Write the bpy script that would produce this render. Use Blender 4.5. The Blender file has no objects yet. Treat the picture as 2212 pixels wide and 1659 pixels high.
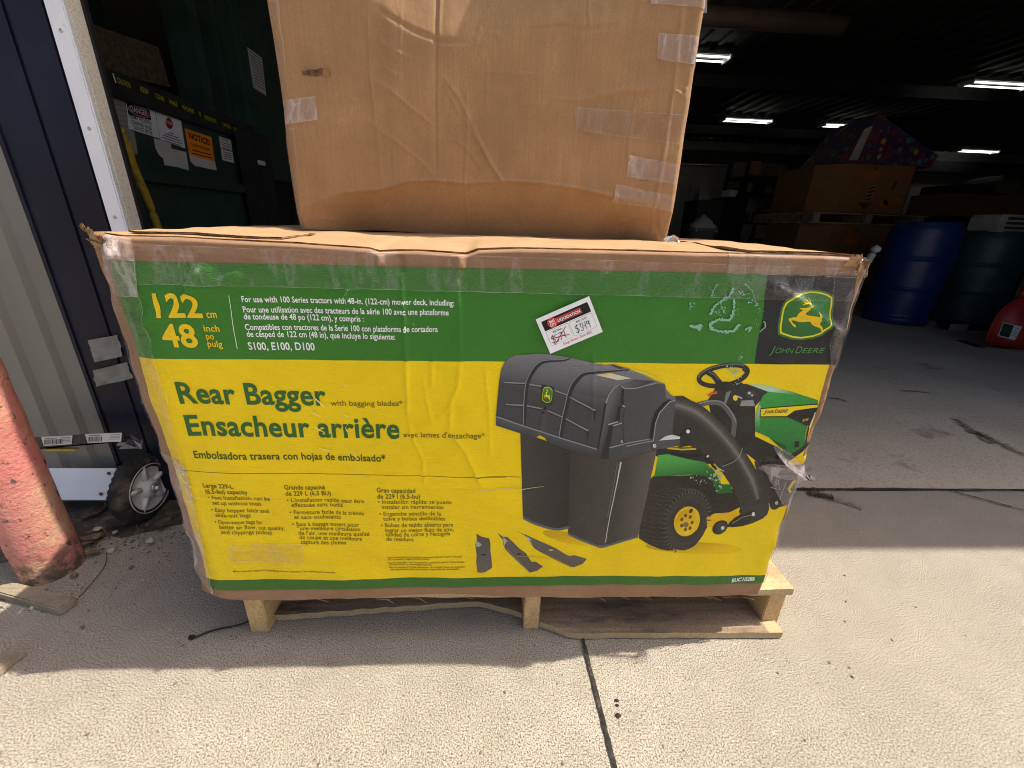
import bpy, bmesh, math, random
import numpy as np
from mathutils import Vector, Matrix

random.seed(7)
RNG = np.random.RandomState(5)
SC = bpy.context.scene
COL = SC.collection

# ------------------------------------------------------------------ camera
F_PX, CX, CY = 895.0, 1106.0, 829.5
YAW, PITCH, ROLL = -0.050, 0.368, 0.034
CAM = np.array([0.599, -0.667, 0.877])


def cam_axes():
    cy, sy, cp, sp = math.cos(YAW), math.sin(YAW), math.cos(PITCH), math.sin(PITCH)
    r = np.array([cy, sy, 0.0]); w = np.array([-sy * cp, cy * cp, -sp]); u = np.cross(r, w)
    cr, sr = math.cos(ROLL), math.sin(ROLL)
    return cr * r + sr * u, -sr * r + cr * u, w


AR, AU, AW = cam_axes()
cd = bpy.data.cameras.new('camera'); cam = bpy.data.objects.new('camera', cd); COL.objects.link(cam)
cd.sensor_width = 36.0; cd.lens = F_PX / 2212.0 * 36.0; cd.clip_start = 0.02; cd.clip_end = 500
cam.matrix_world = Matrix(((AR[0], AU[0], -AW[0], CAM[0]), (AR[1], AU[1], -AW[1], CAM[1]),
                           (AR[2], AU[2], -AW[2], CAM[2]), (0, 0, 0, 1)))
SC.camera = cam

# ------------------------------------------------------------------ light
SUN = Vector((-0.615, -0.066, -1.0)).normalized()
wd = bpy.data.worlds.new('World'); SC.world = wd; wd.use_nodes = True
nt = wd.node_tree
sky = nt.nodes.new('ShaderNodeTexSky'); sky.sky_type = 'NISHITA'; sky.sun_disc = False
sky.sun_elevation = math.asin(-SUN.z); sky.sun_rotation = math.atan2(-SUN.x, -SUN.y)
sky.air_density = 0.8; sky.dust_density = 5.0; sky.ozone_density = 0.2
bg = nt.nodes['Background']; bg.inputs['Strength'].default_value = 0.115
nt.links.new(sky.outputs[0], bg.inputs['Color'])
sl = bpy.data.lights.new('sun', 'SUN'); sl.energy = 3.8; sl.angle = math.radians(0.53); sl.color = (1.0, 0.93, 0.82)
so = bpy.data.objects.new('sun', sl); COL.objects.link(so)
so.rotation_euler = SUN.to_track_quat('-Z', 'Y').to_euler(); so.location = (4, 1, 9)
SC.view_settings.view_transform = 'Standard'; SC.view_settings.look = 'None'
SC.view_settings.exposure = 0.82; SC.view_settings.gamma = 1.0
SC.view_settings.use_curve_mapping = False
SC.cycles.pixel_filter_type = 'BLACKMAN_HARRIS'; SC.cycles.filter_width = 1.05
SC.cycles.max_bounces = 8; SC.cycles.transparent_max_bounces = 12

# ------------------------------------------------------------------ helpers
def ray(x, y): return AR * (x - CX) / F_PX - AU * (y - CY) / F_PX + AW
def onx(x, y, X): d = ray(x, y); return CAM + d * (X - CAM[0]) / d[0]
def ony(x, y, Y): d = ray(x, y); return CAM + d * (Y - CAM[1]) / d[1]
def onz(x, y, Z): d = ray(x, y); return CAM + d * (Z - CAM[2]) / d[2]
def ZM(x0, y0, s): return lambda p: ((x0 + p[0] / s) / 1.736, (y0 + p[1] / s) / 1.736)


def lin(c):
    return tuple(((v / 255.0) / 12.92 if v / 255.0 <= 0.04045 else ((v / 255.0 + 0.055) / 1.055) ** 2.4) for v in c)


def tag(o, label=None, cat=None, group=None, kind=None):
    if label: o['label'] = label
    if cat: o['category'] = cat
    if group: o['group'] = group
    if kind: o['kind'] = kind
    return o


def empty(name, loc, label, cat, group=None, rz=0.0):
    o = bpy.data.objects.new(name, None); COL.objects.link(o)
    o.location = loc; o.rotation_euler = (0, 0, rz); o.empty_display_size = 0.1
    return tag(o, label, cat, group)


class MB:
    def __init__(s): s.v = []; s.f = []; s.m = []; s.sm = []

    def add(s, vs, fs, m=0, smooth=False):
        b = len(s.v); s.v += [tuple(map(float, p)) for p in vs]
        for f in fs: s.f.append([b + i for i in f]); s.m.append(m); s.sm.append(smooth)
        return s

    def box(s, lo, hi, m=0, rot=None, bev=0.0, jit=0.0):
        lo = np.array(lo, float); hi = np.array(hi, float)
        if bev <= 0:
            vs = [[(lo, hi)[i][0], (lo, hi)[j][1], (lo, hi)[k][2]] for k in (0, 1) for j in (0, 1) for i in (0, 1)]
            fs = [(0, 2, 3, 1), (4, 5, 7, 6), (0, 1, 5, 4), (2, 6, 7, 3), (0, 4, 6, 2), (1, 3, 7, 5)]
        else:
            bm = bmesh.new(); bmesh.ops.create_cube(bm, size=1.0)
            c = (lo + hi) / 2; d = hi - lo
            for v in bm.verts: v.co = Vector((c[0] + v.co.x * d[0], c[1] + v.co.y * d[1], c[2] + v.co.z * d[2]))
            bmesh.ops.bevel(bm, geom=bm.edges[:], offset=min(bev, 0.45 * d.min()), segments=2, affect='EDGES')
            bm.verts.index_update()
            vs = [list(v.co) for v in bm.verts]; fs = [[v.index for v in f.verts] for f in bm.faces]; bm.free()
        if jit: vs = [[a + random.uniform(-jit, jit) for a in v] for v in vs]
        if rot is not None:
            c = Vector((lo + hi) / 2)
            vs = [tuple(c + rot @ (Vector(v) - c)) for v in vs]
        return s.add(vs, fs, m)

    def tube(s, pts, r, n=10, m=0, cap=True):
        pts = [Vector(p) for p in pts]; rs = r if hasattr(r, '__len__') else [r] * len(pts)
        vs = []; up = Vector((0, 0, 1))
        for i, p in enumerate(pts):
            t = (pts[min(i + 1, len(pts) - 1)] - pts[max(i - 1, 0)]).normalized()
            a = t.cross(up if abs(t.z) < 0.95 else Vector((1, 0, 0))).normalized(); b = t.cross(a)
            for k in range(n):
                an = 2 * math.pi * k / n
                vs.append(p + (a * math.cos(an) + b * math.sin(an)) * rs[i])
        fs = [(i * n + k, i * n + (k + 1) % n, (i + 1) * n + (k + 1) % n, (i + 1) * n + k)
              for i in range(len(pts) - 1) for k in range(n)]
        s.add(vs, fs, m, True)
        if cap:
            b = len(s.v) - len(vs)
            s.f.append([b + k for k in range(n)][::-1]); s.m.append(m); s.sm.append(False)
            e = b + (len(pts) - 1) * n
            s.f.append([e + k for k in range(n)]); s.m.append(m); s.sm.append(False)
        return s

    def lathe(s, prof, c=(0, 0, 0), n=40, m=0, axis='Z', smooth=True):
        vs = []
        for (r, z) in prof:
            for k in range(n):
                a = 2 * math.pi * k / n
                p = (r * math.cos(a), r * math.sin(a), z)
                if axis == 'X': p = (p[2], p[0], p[1])
                vs.append((p[0] + c[0], p[1] + c[1], p[2] + c[2]))
        fs = [(i * n + k, i * n + (k + 1) % n, (i + 1) * n + (k + 1) % n, (i + 1) * n + k)
              for i in range(len(prof) - 1) for k in range(n)]
        return s.add(vs, fs, m, smooth)

    def prism(s, pts, ext, m=0):
        """closed polygon of 3-D points pushed along ext"""
        n = len(pts); e = np.array(ext, float); p = [np.array(q, float) for q in pts]
        vs = p + [q + e for q in p]
        fs = [list(range(n)), list(range(2 * n - 1, n - 1, -1))] + [(i, i + n, (i + 1) % n + n, (i + 1) % n) for i in range(n)]
        return s.add(vs, fs, m)

    def grid(s, P, m=0, smooth=True):
        """P: array (rows, cols, 3)"""
        R, C_, _ = P.shape
        idx = np.arange(R * C_).reshape(R, C_)
        fs = np.stack([idx[:-1, :-1], idx[:-1, 1:], idx[1:, 1:], idx[1:, :-1]], -1).reshape(-1, 4)
        return s.add(P.reshape(-1, 3).tolist(), fs.tolist(), m, smooth)

    def build(s, name, mats, parent=None, fixn=False):
        me = bpy.data.meshes.new(name); me.from_pydata(s.v, [], s.f)
        for mt in (mats if isinstance(mats, (list, tuple)) else [mats]): me.materials.append(mt)
        me.polygons.foreach_set('material_index', s.m); me.polygons.foreach_set('use_smooth', s.sm)
        if fixn:
            bm = bmesh.new(); bm.from_mesh(me); bmesh.ops.recalc_face_normals(bm, faces=bm.faces[:]); bm.to_mesh(me); bm.free()
        me.update()
        o = bpy.data.objects.new(name, me); COL.objects.link(o)
        if parent: put(o, parent)
        return o


def put(o, parent):
    o.parent = parent
    bpy.context.view_layer.update()
    o.matrix_parent_inverse = parent.matrix_world.inverted()


def recentre(o, origin):
    """move the mesh origin of a top-level mesh to a base point without moving it"""
    o.data.transform(Matrix.Translation(-Vector(origin))); o.location = origin
    return o


# smooth value noise in 2-D (numpy)
def vnoise(x, y, seed=0):
    r = np.random.RandomState(seed); T = r.rand(64, 64) * 2 - 1
    x = np.asarray(x, float); y = np.asarray(y, float)
    xi = np.floor(x).astype(int); yi = np.floor(y).astype(int); fx = x - xi; fy = y - yi
    fx = fx * fx * (3 - 2 * fx); fy = fy * fy * (3 - 2 * fy)
    a = T[xi % 64, yi % 64]; b = T[(xi + 1) % 64, yi % 64]; c = T[xi % 64, (yi + 1) % 64]; d = T[(xi + 1) % 64, (yi + 1) % 64]
    return (a * (1 - fx) + b * fx) * (1 - fy) + (c * (1 - fx) + d * fx) * fy


# ------------------------------------------------------------------ materials
class NT:
    def __init__(s, name):
        s.m = bpy.data.materials.new(name); s.m.use_nodes = True; s.t = s.m.node_tree
        s.b = s.t.nodes['Principled BSDF']; s.out = s.t.nodes['Material Output']

    def n(s, ty, **kw):
        nd = s.t.nodes.new(ty)
        for k, v in kw.items():
            if k in nd.inputs: nd.inputs[k].default_value = v
            else: setattr(nd, k, v)
        return nd

    def l(s, a, b): s.t.links.new(a, b)

    def coords(s, scale=(1, 1, 1)):
        tc = s.n('ShaderNodeTexCoord'); mp = s.n('ShaderNodeMapping'); mp.inputs['Scale'].default_value = scale
        s.l(tc.outputs['Object'], mp.inputs['Vector']); return mp.outputs[0]

    def noise(s, vec, scale, detail=3.0, rough=0.55):
        nd = s.n('ShaderNodeTexNoise'); nd.inputs['Scale'].default_value = scale
        nd.inputs['Detail'].default_value = detail; nd.inputs['Roughness'].default_value = rough
        s.l(vec, nd.inputs['Vector']); return nd.outputs[0]

    def ramp(s, fac, stops):
        nd = s.n('ShaderNodeValToRGB'); cr = nd.color_ramp
        while len(cr.elements) < len(stops): cr.elements.new(0.5)
        for e, (p, c) in zip(cr.elements, stops):
            e.position = p; e.color = (c, c, c, 1) if not hasattr(c, '__len__') else (c[0], c[1], c[2], 1)
        s.l(fac, nd.inputs[0]); return nd.outputs[0]

    def mix(s, fac, a, b, mode='MIX'):
        nd = s.n('ShaderNodeMix'); nd.data_type = 'RGBA'; nd.blend_type = mode
        for sock, v in ((nd.inputs[0], fac), (nd.inputs[6], a), (nd.inputs[7], b)):
            if isinstance(v, bpy.types.NodeSocket): s.l(v, sock)
            elif hasattr(v, '__len__'): sock.default_value = (v[0], v[1], v[2], 1)
            else: sock.default_value = v
        return nd.outputs[2]

    def bump(s, h, strength=0.3, dist=0.002, prev=None):
        nd = s.n('ShaderNodeBump'); nd.inputs['Strength'].default_value = strength; nd.inputs['Distance'].default_value = dist
        s.l(h, nd.inputs['Height'])
        if prev is not None: s.l(prev, nd.inputs['Normal'])
        return nd.outputs[0]

    def col(s, c):
        if isinstance(c, bpy.types.NodeSocket): s.l(c, s.b.inputs['Base Color'])
        else: s.b.inputs['Base Color'].default_value = (c[0], c[1], c[2], 1)

    def set(s, rough=0.5, metal=0.0, spec=0.5, nrm=None):
        if isinstance(rough, bpy.types.NodeSocket): s.l(rough, s.b.inputs['Roughness'])
        else: s.b.inputs['Roughness'].default_value = rough
        s.b.inputs['Metallic'].default_value = metal; s.b.inputs['Specular IOR Level'].default_value = spec
        if nrm is not None: s.l(nrm, s.b.inputs['Normal'])
        return s.m


def simple(name, c, rough=0.5, metal=0.0, var=0.15, sc=6.0, bs=0.15, bd=0.001, dirt=None, dsc=9.0, dlo=0.55, dhi=0.7, spec=0.5):
    """painted/plastic surface with mottling, optional dirt patches and a fine bump"""
    t = NT(name); v = t.coords()
    a = t.noise(v, sc, 4); c2 = tuple(x * (1 - var) for x in c); c3 = tuple(min(1, x * (1 + var)) for x in c)
    k = t.mix(t.ramp(a, [(0.35, 0.0), (0.65, 1.0)]), c2, c3)
    if dirt:
        k = t.mix(t.ramp(t.noise(v, dsc, 6, 0.65), [(dlo, 0.0), (dhi, 1.0)]), k, dirt)
    t.col(k)
    return t.set(rough, metal, spec, t.bump(t.noise(v, sc * 22, 3), bs, bd))


M = {}


def make_materials():
    # outdoor concrete: beige paste, exposed aggregate, stains
    t = NT('concrete'); v = t.coords()
    big = t.noise(v, 1.7, 4); med = t.noise(v, 14, 5, 0.6); fine = t.noise(v, 340, 2.5, 0.7)
    k = t.mix(t.ramp(big, [(0.3, 0), (0.7, 1)]), (0.355, 0.315, 0.25), (0.445, 0.397, 0.322))
    k = t.mix(t.ramp(med, [(0.40, 0.6), (0.62, 0)]), k, (0.34, 0.30, 0.235))
    k = t.mix(t.ramp(fine, [(0.39, 1.0), (0.51, 0)]), k, (0.13, 0.11, 0.087))
    k = t.mix(t.ramp(fine, [(0.55, 0), (0.66, 0.6)]), k, (0.62, 0.565, 0.47))
    vo = t.n('ShaderNodeTexVoronoi'); vo.inputs['Scale'].default_value = 75; t.l(v, vo.inputs['Vector'])
    sp = t.ramp(vo.outputs['Distance'], [(0.10, 1), (0.2, 0)])
    wn = t.n('ShaderNodeTexWhiteNoise'); t.l(vo.outputs['Position'], wn.inputs['Vector'])
    k = t.mix(t.mix(t.ramp(wn.outputs[0], [(0.84, 0), (0.86, 1)]), (0, 0, 0), sp), k, (0.13, 0.11, 0.09))
    k = t.mix(t.mix(t.ramp(wn.outputs[0], [(0.10, 1), (0.14, 0)]), (0, 0, 0), sp), k, (0.60, 0.55, 0.47))
    t.col(k)
    M['concrete'] = t.set(0.9, 0, 0.25, t.bump(fine, 0.8, 0.004, t.bump(med, 0.3, 0.006)))
    # indoor slab: smoother, stained, scuffed
    t = NT('slab'); v = t.coords(); v2 = t.coords((0.5, 3.0, 1))
    k = t.mix(t.ramp(t.noise(v, 1.2, 5), [(0.3, 0), (0.7, 1)]), (0.42, 0.355, 0.275), (0.56, 0.485, 0.385))
    k = t.mix(t.ramp(t.noise(v, 3.1, 6, 0.7), [(0.60, 0), (0.72, 0.8)]), k, (0.13, 0.105, 0.08))
    k = t.mix(t.ramp(t.noise(v2, 5, 6, 0.7), [(0.60, 0), (0.70, 0.45)]), k, (0.46, 0.42, 0.36))
    k = t.mix(t.ramp(t.noise(v, 130, 3), [(0.35, 0.5), (0.5, 0)]), k, (0.19, 0.17, 0.14))
    t.col(k); M['slab'] = t.set(0.72, 0, 0.3, t.bump(t.noise(v, 90, 3), 0.25, 0.002))
    M['joint'] = simple('joint_filler', (0.035, 0.028, 0.022), 0.95, var=0.5, sc=60, bs=0.8, bd=0.004, dirt=(0.16, 0.13, 0.10), dsc=45)
    # corrugated cardboard
    def card(name, c, flute_axis='z', amp=0.25):
        t = NT(name)
        sc = (1, 1, 0.04) if flute_axis == 'z' else (0.04, 1, 1)
        v = t.coords(); vs = t.coords(sc)
        lo = tuple(x * 0.86 for x in c); hi = tuple(x * 1.12 for x in c)
        k = t.mix(t.ramp(t.noise(v, 9, 6, 0.7), [(0.35, 0), (0.65, 1)]), lo, hi)
        k = t.mix(t.ramp(t.noise(vs, 230, 1), [(0.35, 0.40), (0.6, 0)]), k, tuple(x * 0.82 for x in c))
        k = t.mix(t.ramp(t.noise(v, 420, 2), [(0.38, 0.5), (0.5, 0)]), k, tuple(x * 0.72 for x in c))
        t.col(k)
        return t.set(0.82, 0, 0.2, t.bump(t.noise(vs, 190, 2), amp, 0.0008, t.bump(t.noise(v, 60, 4), 0.25, 0.0012)))
    M['card'] = card('cardboard', (0.44, 0.275, 0.145))
    M['card2'] = card('cardboard_plain', (0.375, 0.225, 0.112), 'z', 0.55)
    M['card_red'] = card('cardboard_border', (0.335, 0.195, 0.110), 'x', 0.5)
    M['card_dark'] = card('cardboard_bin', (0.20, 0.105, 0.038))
    M['card_torn'] = simple('torn_cardboard', (0.24, 0.14, 0.07), 0.95, var=0.4, sc=80, bs=0.6, bd=0.002)
    # printed paper: colours from the ink attribute
    def inkmat(name, rough, bumps, coat):
        t = NT(name); v = t.coords((1, 1, 3.2)); v2 = t.coords()
        at = t.n('ShaderNodeVertexColor'); at.layer_name = 'ink'
        k = t.mix(t.ramp(t.noise(v2, 9, 4), [(0.3, 0.10), (0.7, 0.0)]), at.outputs[0], (0.0, 0.0, 0.0))
        t.col(k)
        b = t.bump(t.noise(v, 120, 3), bumps, 0.0020, t.bump(t.noise(v2, 14, 3), bumps, 0.004))
        t.b.inputs['Coat Weight'].default_value = coat; t.b.inputs['Coat Roughness'].default_value = 0.25
        return t.set(rough, 0, 0.22, b)
    M['ink'] = inkmat('printed_label', 0.40, 0.9, 0.13)
    M['ink_flat'] = inkmat('printed_paper', 0.6, 0.06, 0.0)
    # clear packing tape
    def tape(name, white, seed, base=0.04):
        t = NT(name); v = t.coords((1, 1, 0.35)); v.node.inputs['Location'].default_value = (seed, seed * 2, 0)
        w = t.noise(v, 26, 5, 0.65); fil = t.ramp(w, [(0.50, base), (0.60, white), (0.64, base), (0.72, white * 0.7), (0.76, base)])  # sheen streaks and haze of the film put into its pale diffuse share
        ed = t.n('ShaderNodeVertexColor'); ed.layer_name = 'edge'
        fil = t.mix(ed.outputs[0], fil, (0.55, 0.55, 0.55))  # thin highlight painted along the tape borders
        tr = t.n('ShaderNodeBsdfTransparent'); tr.inputs[0].default_value = (1.0, 0.985, 0.965, 1)
        gl = t.n('ShaderNodeBsdfGlossy'); gl.inputs['Roughness'].default_value = 0.16
        df = t.n('ShaderNodeBsdfDiffuse'); df.inputs[0].default_value = (0.74, 0.67, 0.66, 1)
        bp = t.bump(w, 0.5, 0.004, t.bump(t.noise(v, 90, 2), 0.2, 0.001))
        t.l(bp, gl.inputs['Normal']); t.l(bp, df.inputs['Normal'])
        m1 = t.n('ShaderNodeMixShader'); t.l(fil, m1.inputs[0]); t.l(tr.outputs[0], m1.inputs[1]); t.l(df.outputs[0], m1.inputs[2])
        fr = t.n('ShaderNodeLayerWeight'); fr.inputs['Blend'].default_value = 0.06; t.l(bp, fr.inputs['Normal'])
        m2 = t.n('ShaderNodeMixShader'); t.l(fr.outputs[0], m2.inputs[0]); t.l(m1.outputs[0], m2.inputs[1]); t.l(gl.outputs[0], m2.inputs[2])
        t.l(m2.outputs[0], t.out.inputs['Surface']); return t.m
    M['tape'] = tape('clear_tape', 0.16, 0.0)
    M['tape2'] = tape('clear_tape_crinkled', 0.50, 3.0, 0.17)
    # timber
    def wood(name, a, b, axis, rough=0.85, dark=(0.06, 0.05, 0.045), dk=0.3):
        t = NT(name); sc = {'x': (0.05, 1, 1), 'y': (1, 0.05, 1), 'z': (1, 1, 0.05)}[axis]
        v = t.coords(sc); vv = t.coords()
        g = t.noise(v, 55, 6, 0.7)
        k = t.mix(t.ramp(g, [(0.3, 0), (0.7, 1)]), a, b)
        k = t.mix(t.ramp(t.noise(t.coords(tuple(0.25 if x < 1 else x for x in sc)), 14, 6, 0.7), [(0.50, 0), (0.66, dk)]), k, dark)
        k = t.mix(t.ramp(t.noise(vv, 260, 3, 0.7), [(0.38, 0.6), (0.5, 0)]), k, tuple(x * 0.6 for x in a))
        t.col(k); return t.set(rough, 0, 0.2, t.bump(g, 0.5, 0.002))
    M['wood_end'] = wood('pine_end_grain', (0.50, 0.33, 0.15), (0.70, 0.49, 0.25), 'y', dk=0.15)
    M['wood_deck'] = wood('pine_deck', (0.44, 0.32, 0.17), (0.62, 0.47, 0.27), 'x', dk=0.5)
    M['wood_old'] = wood('weathered_board', (0.19, 0.135, 0.085), (0.38, 0.28, 0.185), 'x', dk=0.9)
    M['wood_pale'] = wood('split_board', (0.40, 0.29, 0.15), (0.55, 0.42, 0.24), 'x', dk=0.2)
    M['stake'] = wood('stake_wood', (0.26, 0.21, 0.145), (0.40, 0.33, 0.24), 'x', dk=0.4)
    M['jambwood'] = wood('jamb_wood', (0.78, 0.73, 0.62), (0.86, 0.82, 0.72), 'z', 0.7, dark=(0.30, 0.25, 0.17), dk=0.4)
    # metals and paints
    M['siding'] = simple('tan_siding', (0.215, 0.205, 0.180), 0.5, var=0.05, sc=3, bs=0.05)
    M['trim'] = simple('navy_trim', (0.0075, 0.0085, 0.021), 0.5, var=0.25, sc=4, bs=0.05, spec=0.25, dirt=(0.022, 0.025, 0.038), dsc=7, dlo=0.6, dhi=0.8)
    M['white_metal'] = simple('white_metal', (0.76, 0.79, 0.84), 0.45, var=0.05, sc=8, bs=0.06, dirt=(0.38, 0.36, 0.33), dsc=16, dlo=0.64, dhi=0.8)
    M['green_paint'] = simple('green_machine_paint', (0.024, 0.05, 0.037), 0.5, var=0.25, sc=5, bs=0.1, dirt=(0.05, 0.045, 0.035), dsc=6, dlo=0.55)
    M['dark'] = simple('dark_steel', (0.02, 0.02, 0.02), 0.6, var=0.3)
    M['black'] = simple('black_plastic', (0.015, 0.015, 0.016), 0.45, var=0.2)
    M['steel'] = simple('grey_steel', (0.45, 0.45, 0.46), 0.35, 0.8, var=0.1)
    M['duct'] = simple('duct_tape', (0.20, 0.20, 0.205), 0.32, 0.15, var=0.08, sc=20, bs=0.4, bd=0.002)
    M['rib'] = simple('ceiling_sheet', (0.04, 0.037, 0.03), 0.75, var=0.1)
    M['backwall'] = simple('grey_wall', (0.42, 0.42, 0.40), 0.8, var=0.1, sc=1.5)
    M['hose'] = simple('yellow_hose', (0.55, 0.40, 0.05), 0.5, var=0.2, sc=30, dirt=(0.2, 0.14, 0.03), dsc=30)
    M['blue'] = simple('blue_plastic', (0.006, 0.022, 0.12), 0.42, var=0.15, sc=5, dirt=(0.03, 0.05, 0.13), dsc=8)
    M['teal'] = simple('teal_plastic', (0.009, 0.036, 0.05), 0.5, var=0.25, sc=5, dirt=(0.05, 0.075, 0.085), dsc=9)
    M['red'] = simple('red_plastic', (0.33, 0.018, 0.012), 0.45, var=0.12)
    M['dim_white'] = simple('dimmed_white_plastic', (0.30, 0.30, 0.29), 0.6, var=0.2)  # white plastic with the dimness of the bay put into its colour
    M['white'] = simple('white_plastic', (0.7, 0.7, 0.7), 0.5, var=0.05)
    M['grey'] = simple('grey_plastic', (0.13, 0.13, 0.125), 0.6, var=0.1)
    M['brown'] = simple('brown_mat', (0.10, 0.065, 0.035), 0.9, var=0.4, sc=40, bs=0.6, bd=0.004)
    M['rubber'] = simple('dirty_rubber', (0.022, 0.021, 0.020), 0.85, var=0.3, sc=20, bs=0.6, bd=0.003, dirt=(0.17, 0.135, 0.095), dsc=10, dlo=0.5, dhi=0.68)
    M['rim'] = simple('white_rim', (0.72, 0.71, 0.69), 0.5, var=0.08, sc=12, dirt=(0.16, 0.14, 0.12), dsc=14, dlo=0.58, dhi=0.72)
    M['leaf'] = simple('dry_leaf', (0.20, 0.13, 0.075), 0.85, var=0.35, sc=25, bs=0.5)
    M['leaf2'] = simple('dark_leaf', (0.10, 0.07, 0.045), 0.85, var=0.35, sc=25, bs=0.5)
    M['stone'] = simple('pale_stone', (0.50, 0.44, 0.34), 0.9, var=0.25, sc=60, bs=0.6)
    M['gravel'] = simple('grit', (0.17, 0.135, 0.10), 0.95, var=0.5, sc=60, bs=0.6)
    M['soil'] = simple('dirt', (0.075, 0.058, 0.042), 0.95, var=0.4, sc=30, bs=0.8, bd=0.006, dirt=(0.2, 0.165, 0.125), dsc=26, dlo=0.5)
    # faded, chipped red paint over concrete
    t = NT('bollard_paint'); v = t.coords()
    k = t.mix(t.ramp(t.noise(v, 6, 4), [(0.35, 0), (0.65, 1)]), (0.62, 0.26, 0.21), (0.56, 0.155, 0.14))
    k = t.mix(t.ramp(t.noise(v, 5.0, 5, 0.6), [(0.46, 0), (0.58, 0.85)]), k, (0.58, 0.36, 0.22))
    k = t.mix(t.ramp(t.noise(v, 34, 6, 0.65), [(0.595, 0), (0.64, 0.9)]), k, (0.085, 0.06, 0.05))
    gz = t.n('ShaderNodeSeparateXYZ'); tc = t.n('ShaderNodeTexCoord'); t.l(tc.outputs['Object'], gz.inputs[0])
    lowm = t.ramp(gz.outputs['Z'], [(0.0, 1.0), (0.16, 0.0)])
    k = t.mix(t.mix(t.ramp(t.noise(v, 30, 6, 0.7), [(0.42, 0), (0.56, 1)]), (0, 0, 0), lowm), k, (0.09, 0.075, 0.055))
    t.col(k); M['bollard'] = t.set(0.75, 0, 0.3, t.bump(t.noise(v, 120, 4, 0.65), 0.9, 0.004))
    t = NT('lamp_tube'); t.b.inputs['Emission Color'].default_value = (1.0, 0.99, 0.94, 1); t.b.inputs['Emission Strength'].default_value = 2.2
    t.col((0.8, 0.8, 0.8)); M['lamp'] = t.set(0.5)
    # mottled confetti print of the bright carton
    t = NT('confetti_print'); v = t.coords()
    vo = t.n('ShaderNodeTexVoronoi'); vo.inputs['Scale'].default_value = 13; t.l(v, vo.inputs['Vector'])
    hs = t.n('ShaderNodeSeparateColor'); t.l(vo.outputs['Color'], hs.inputs[0])
    nd = t.n('ShaderNodeValToRGB'); cr = nd.color_ramp; cr.interpolation = 'CONSTANT'
    cs = [(0, (0.20, 0.015, 0.025)), (0.3, (0.05, 0.02, 0.10)), (0.5, (0.03, 0.06, 0.22)), (0.65, (0.35, 0.26, 0.02)), (0.8, (0.04, 0.18, 0.22)), (0.9, (0.05, 0.12, 0.04))]
    while len(cr.elements) < len(cs): cr.elements.new(0.5)
    for e, (p, c) in zip(cr.elements, cs): e.position = p; e.color = (*c, 1)
    t.l(hs.outputs[0], nd.inputs[0])
    k = t.mix(t.ramp(vo.outputs['Distance'], [(0.38, 0), (0.5, 1)]), nd.outputs[0], (0.05, 0.02, 0.07))
    t.col(k); M['confetti'] = t.set(0.6)


make_materials()

# ------------------------------------------------------------------ printed ink on flat or dented sheets
WHITE = lin((226, 226, 229))


def ink(c):
    """printed colour as read from white paper of albedo 0.85 under the same light"""
    l = lin(c); return tuple(min(0.95, 0.85 * a / b) for a, b in zip(l, WHITE))


_font = {}


def glyphs(body, bold=0.0, shear=0.0):
    """triangles of a line of text, 1 unit high font; returns verts (n,2), faces"""
    key = (body, bold, shear)
    if key in _font: return _font[key]
    cu = bpy.data.curves.new('lettering', 'FONT'); cu.body = body; cu.size = 1.0; cu.offset = bold; cu.resolution_u = 4
    cu.shear = shear; cu.fill_mode = 'FRONT'; cu.space_character = 1.0 + 1.6 * bold
    ob = bpy.data.objects.new('lettering', cu); COL.objects.link(ob)
    dg = bpy.context.evaluated_depsgraph_get(); dg.update()
    me = bpy.data.meshes.new_from_object(ob.evaluated_get(dg))
    vs = np.array([v.co[:2] for v in me.vertices]); fs = [list(p.vertices) for p in me.polygons]
    bpy.data.objects.remove(ob); bpy.data.curves.remove(cu); bpy.data.meshes.remove(me)
    _font[key] = (vs, fs); return vs, fs


def text_metrics(body, bold): v, f = glyphs(body, bold); return v[:, 0].min(), v[:, 0].max()


CAPH = None


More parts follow.
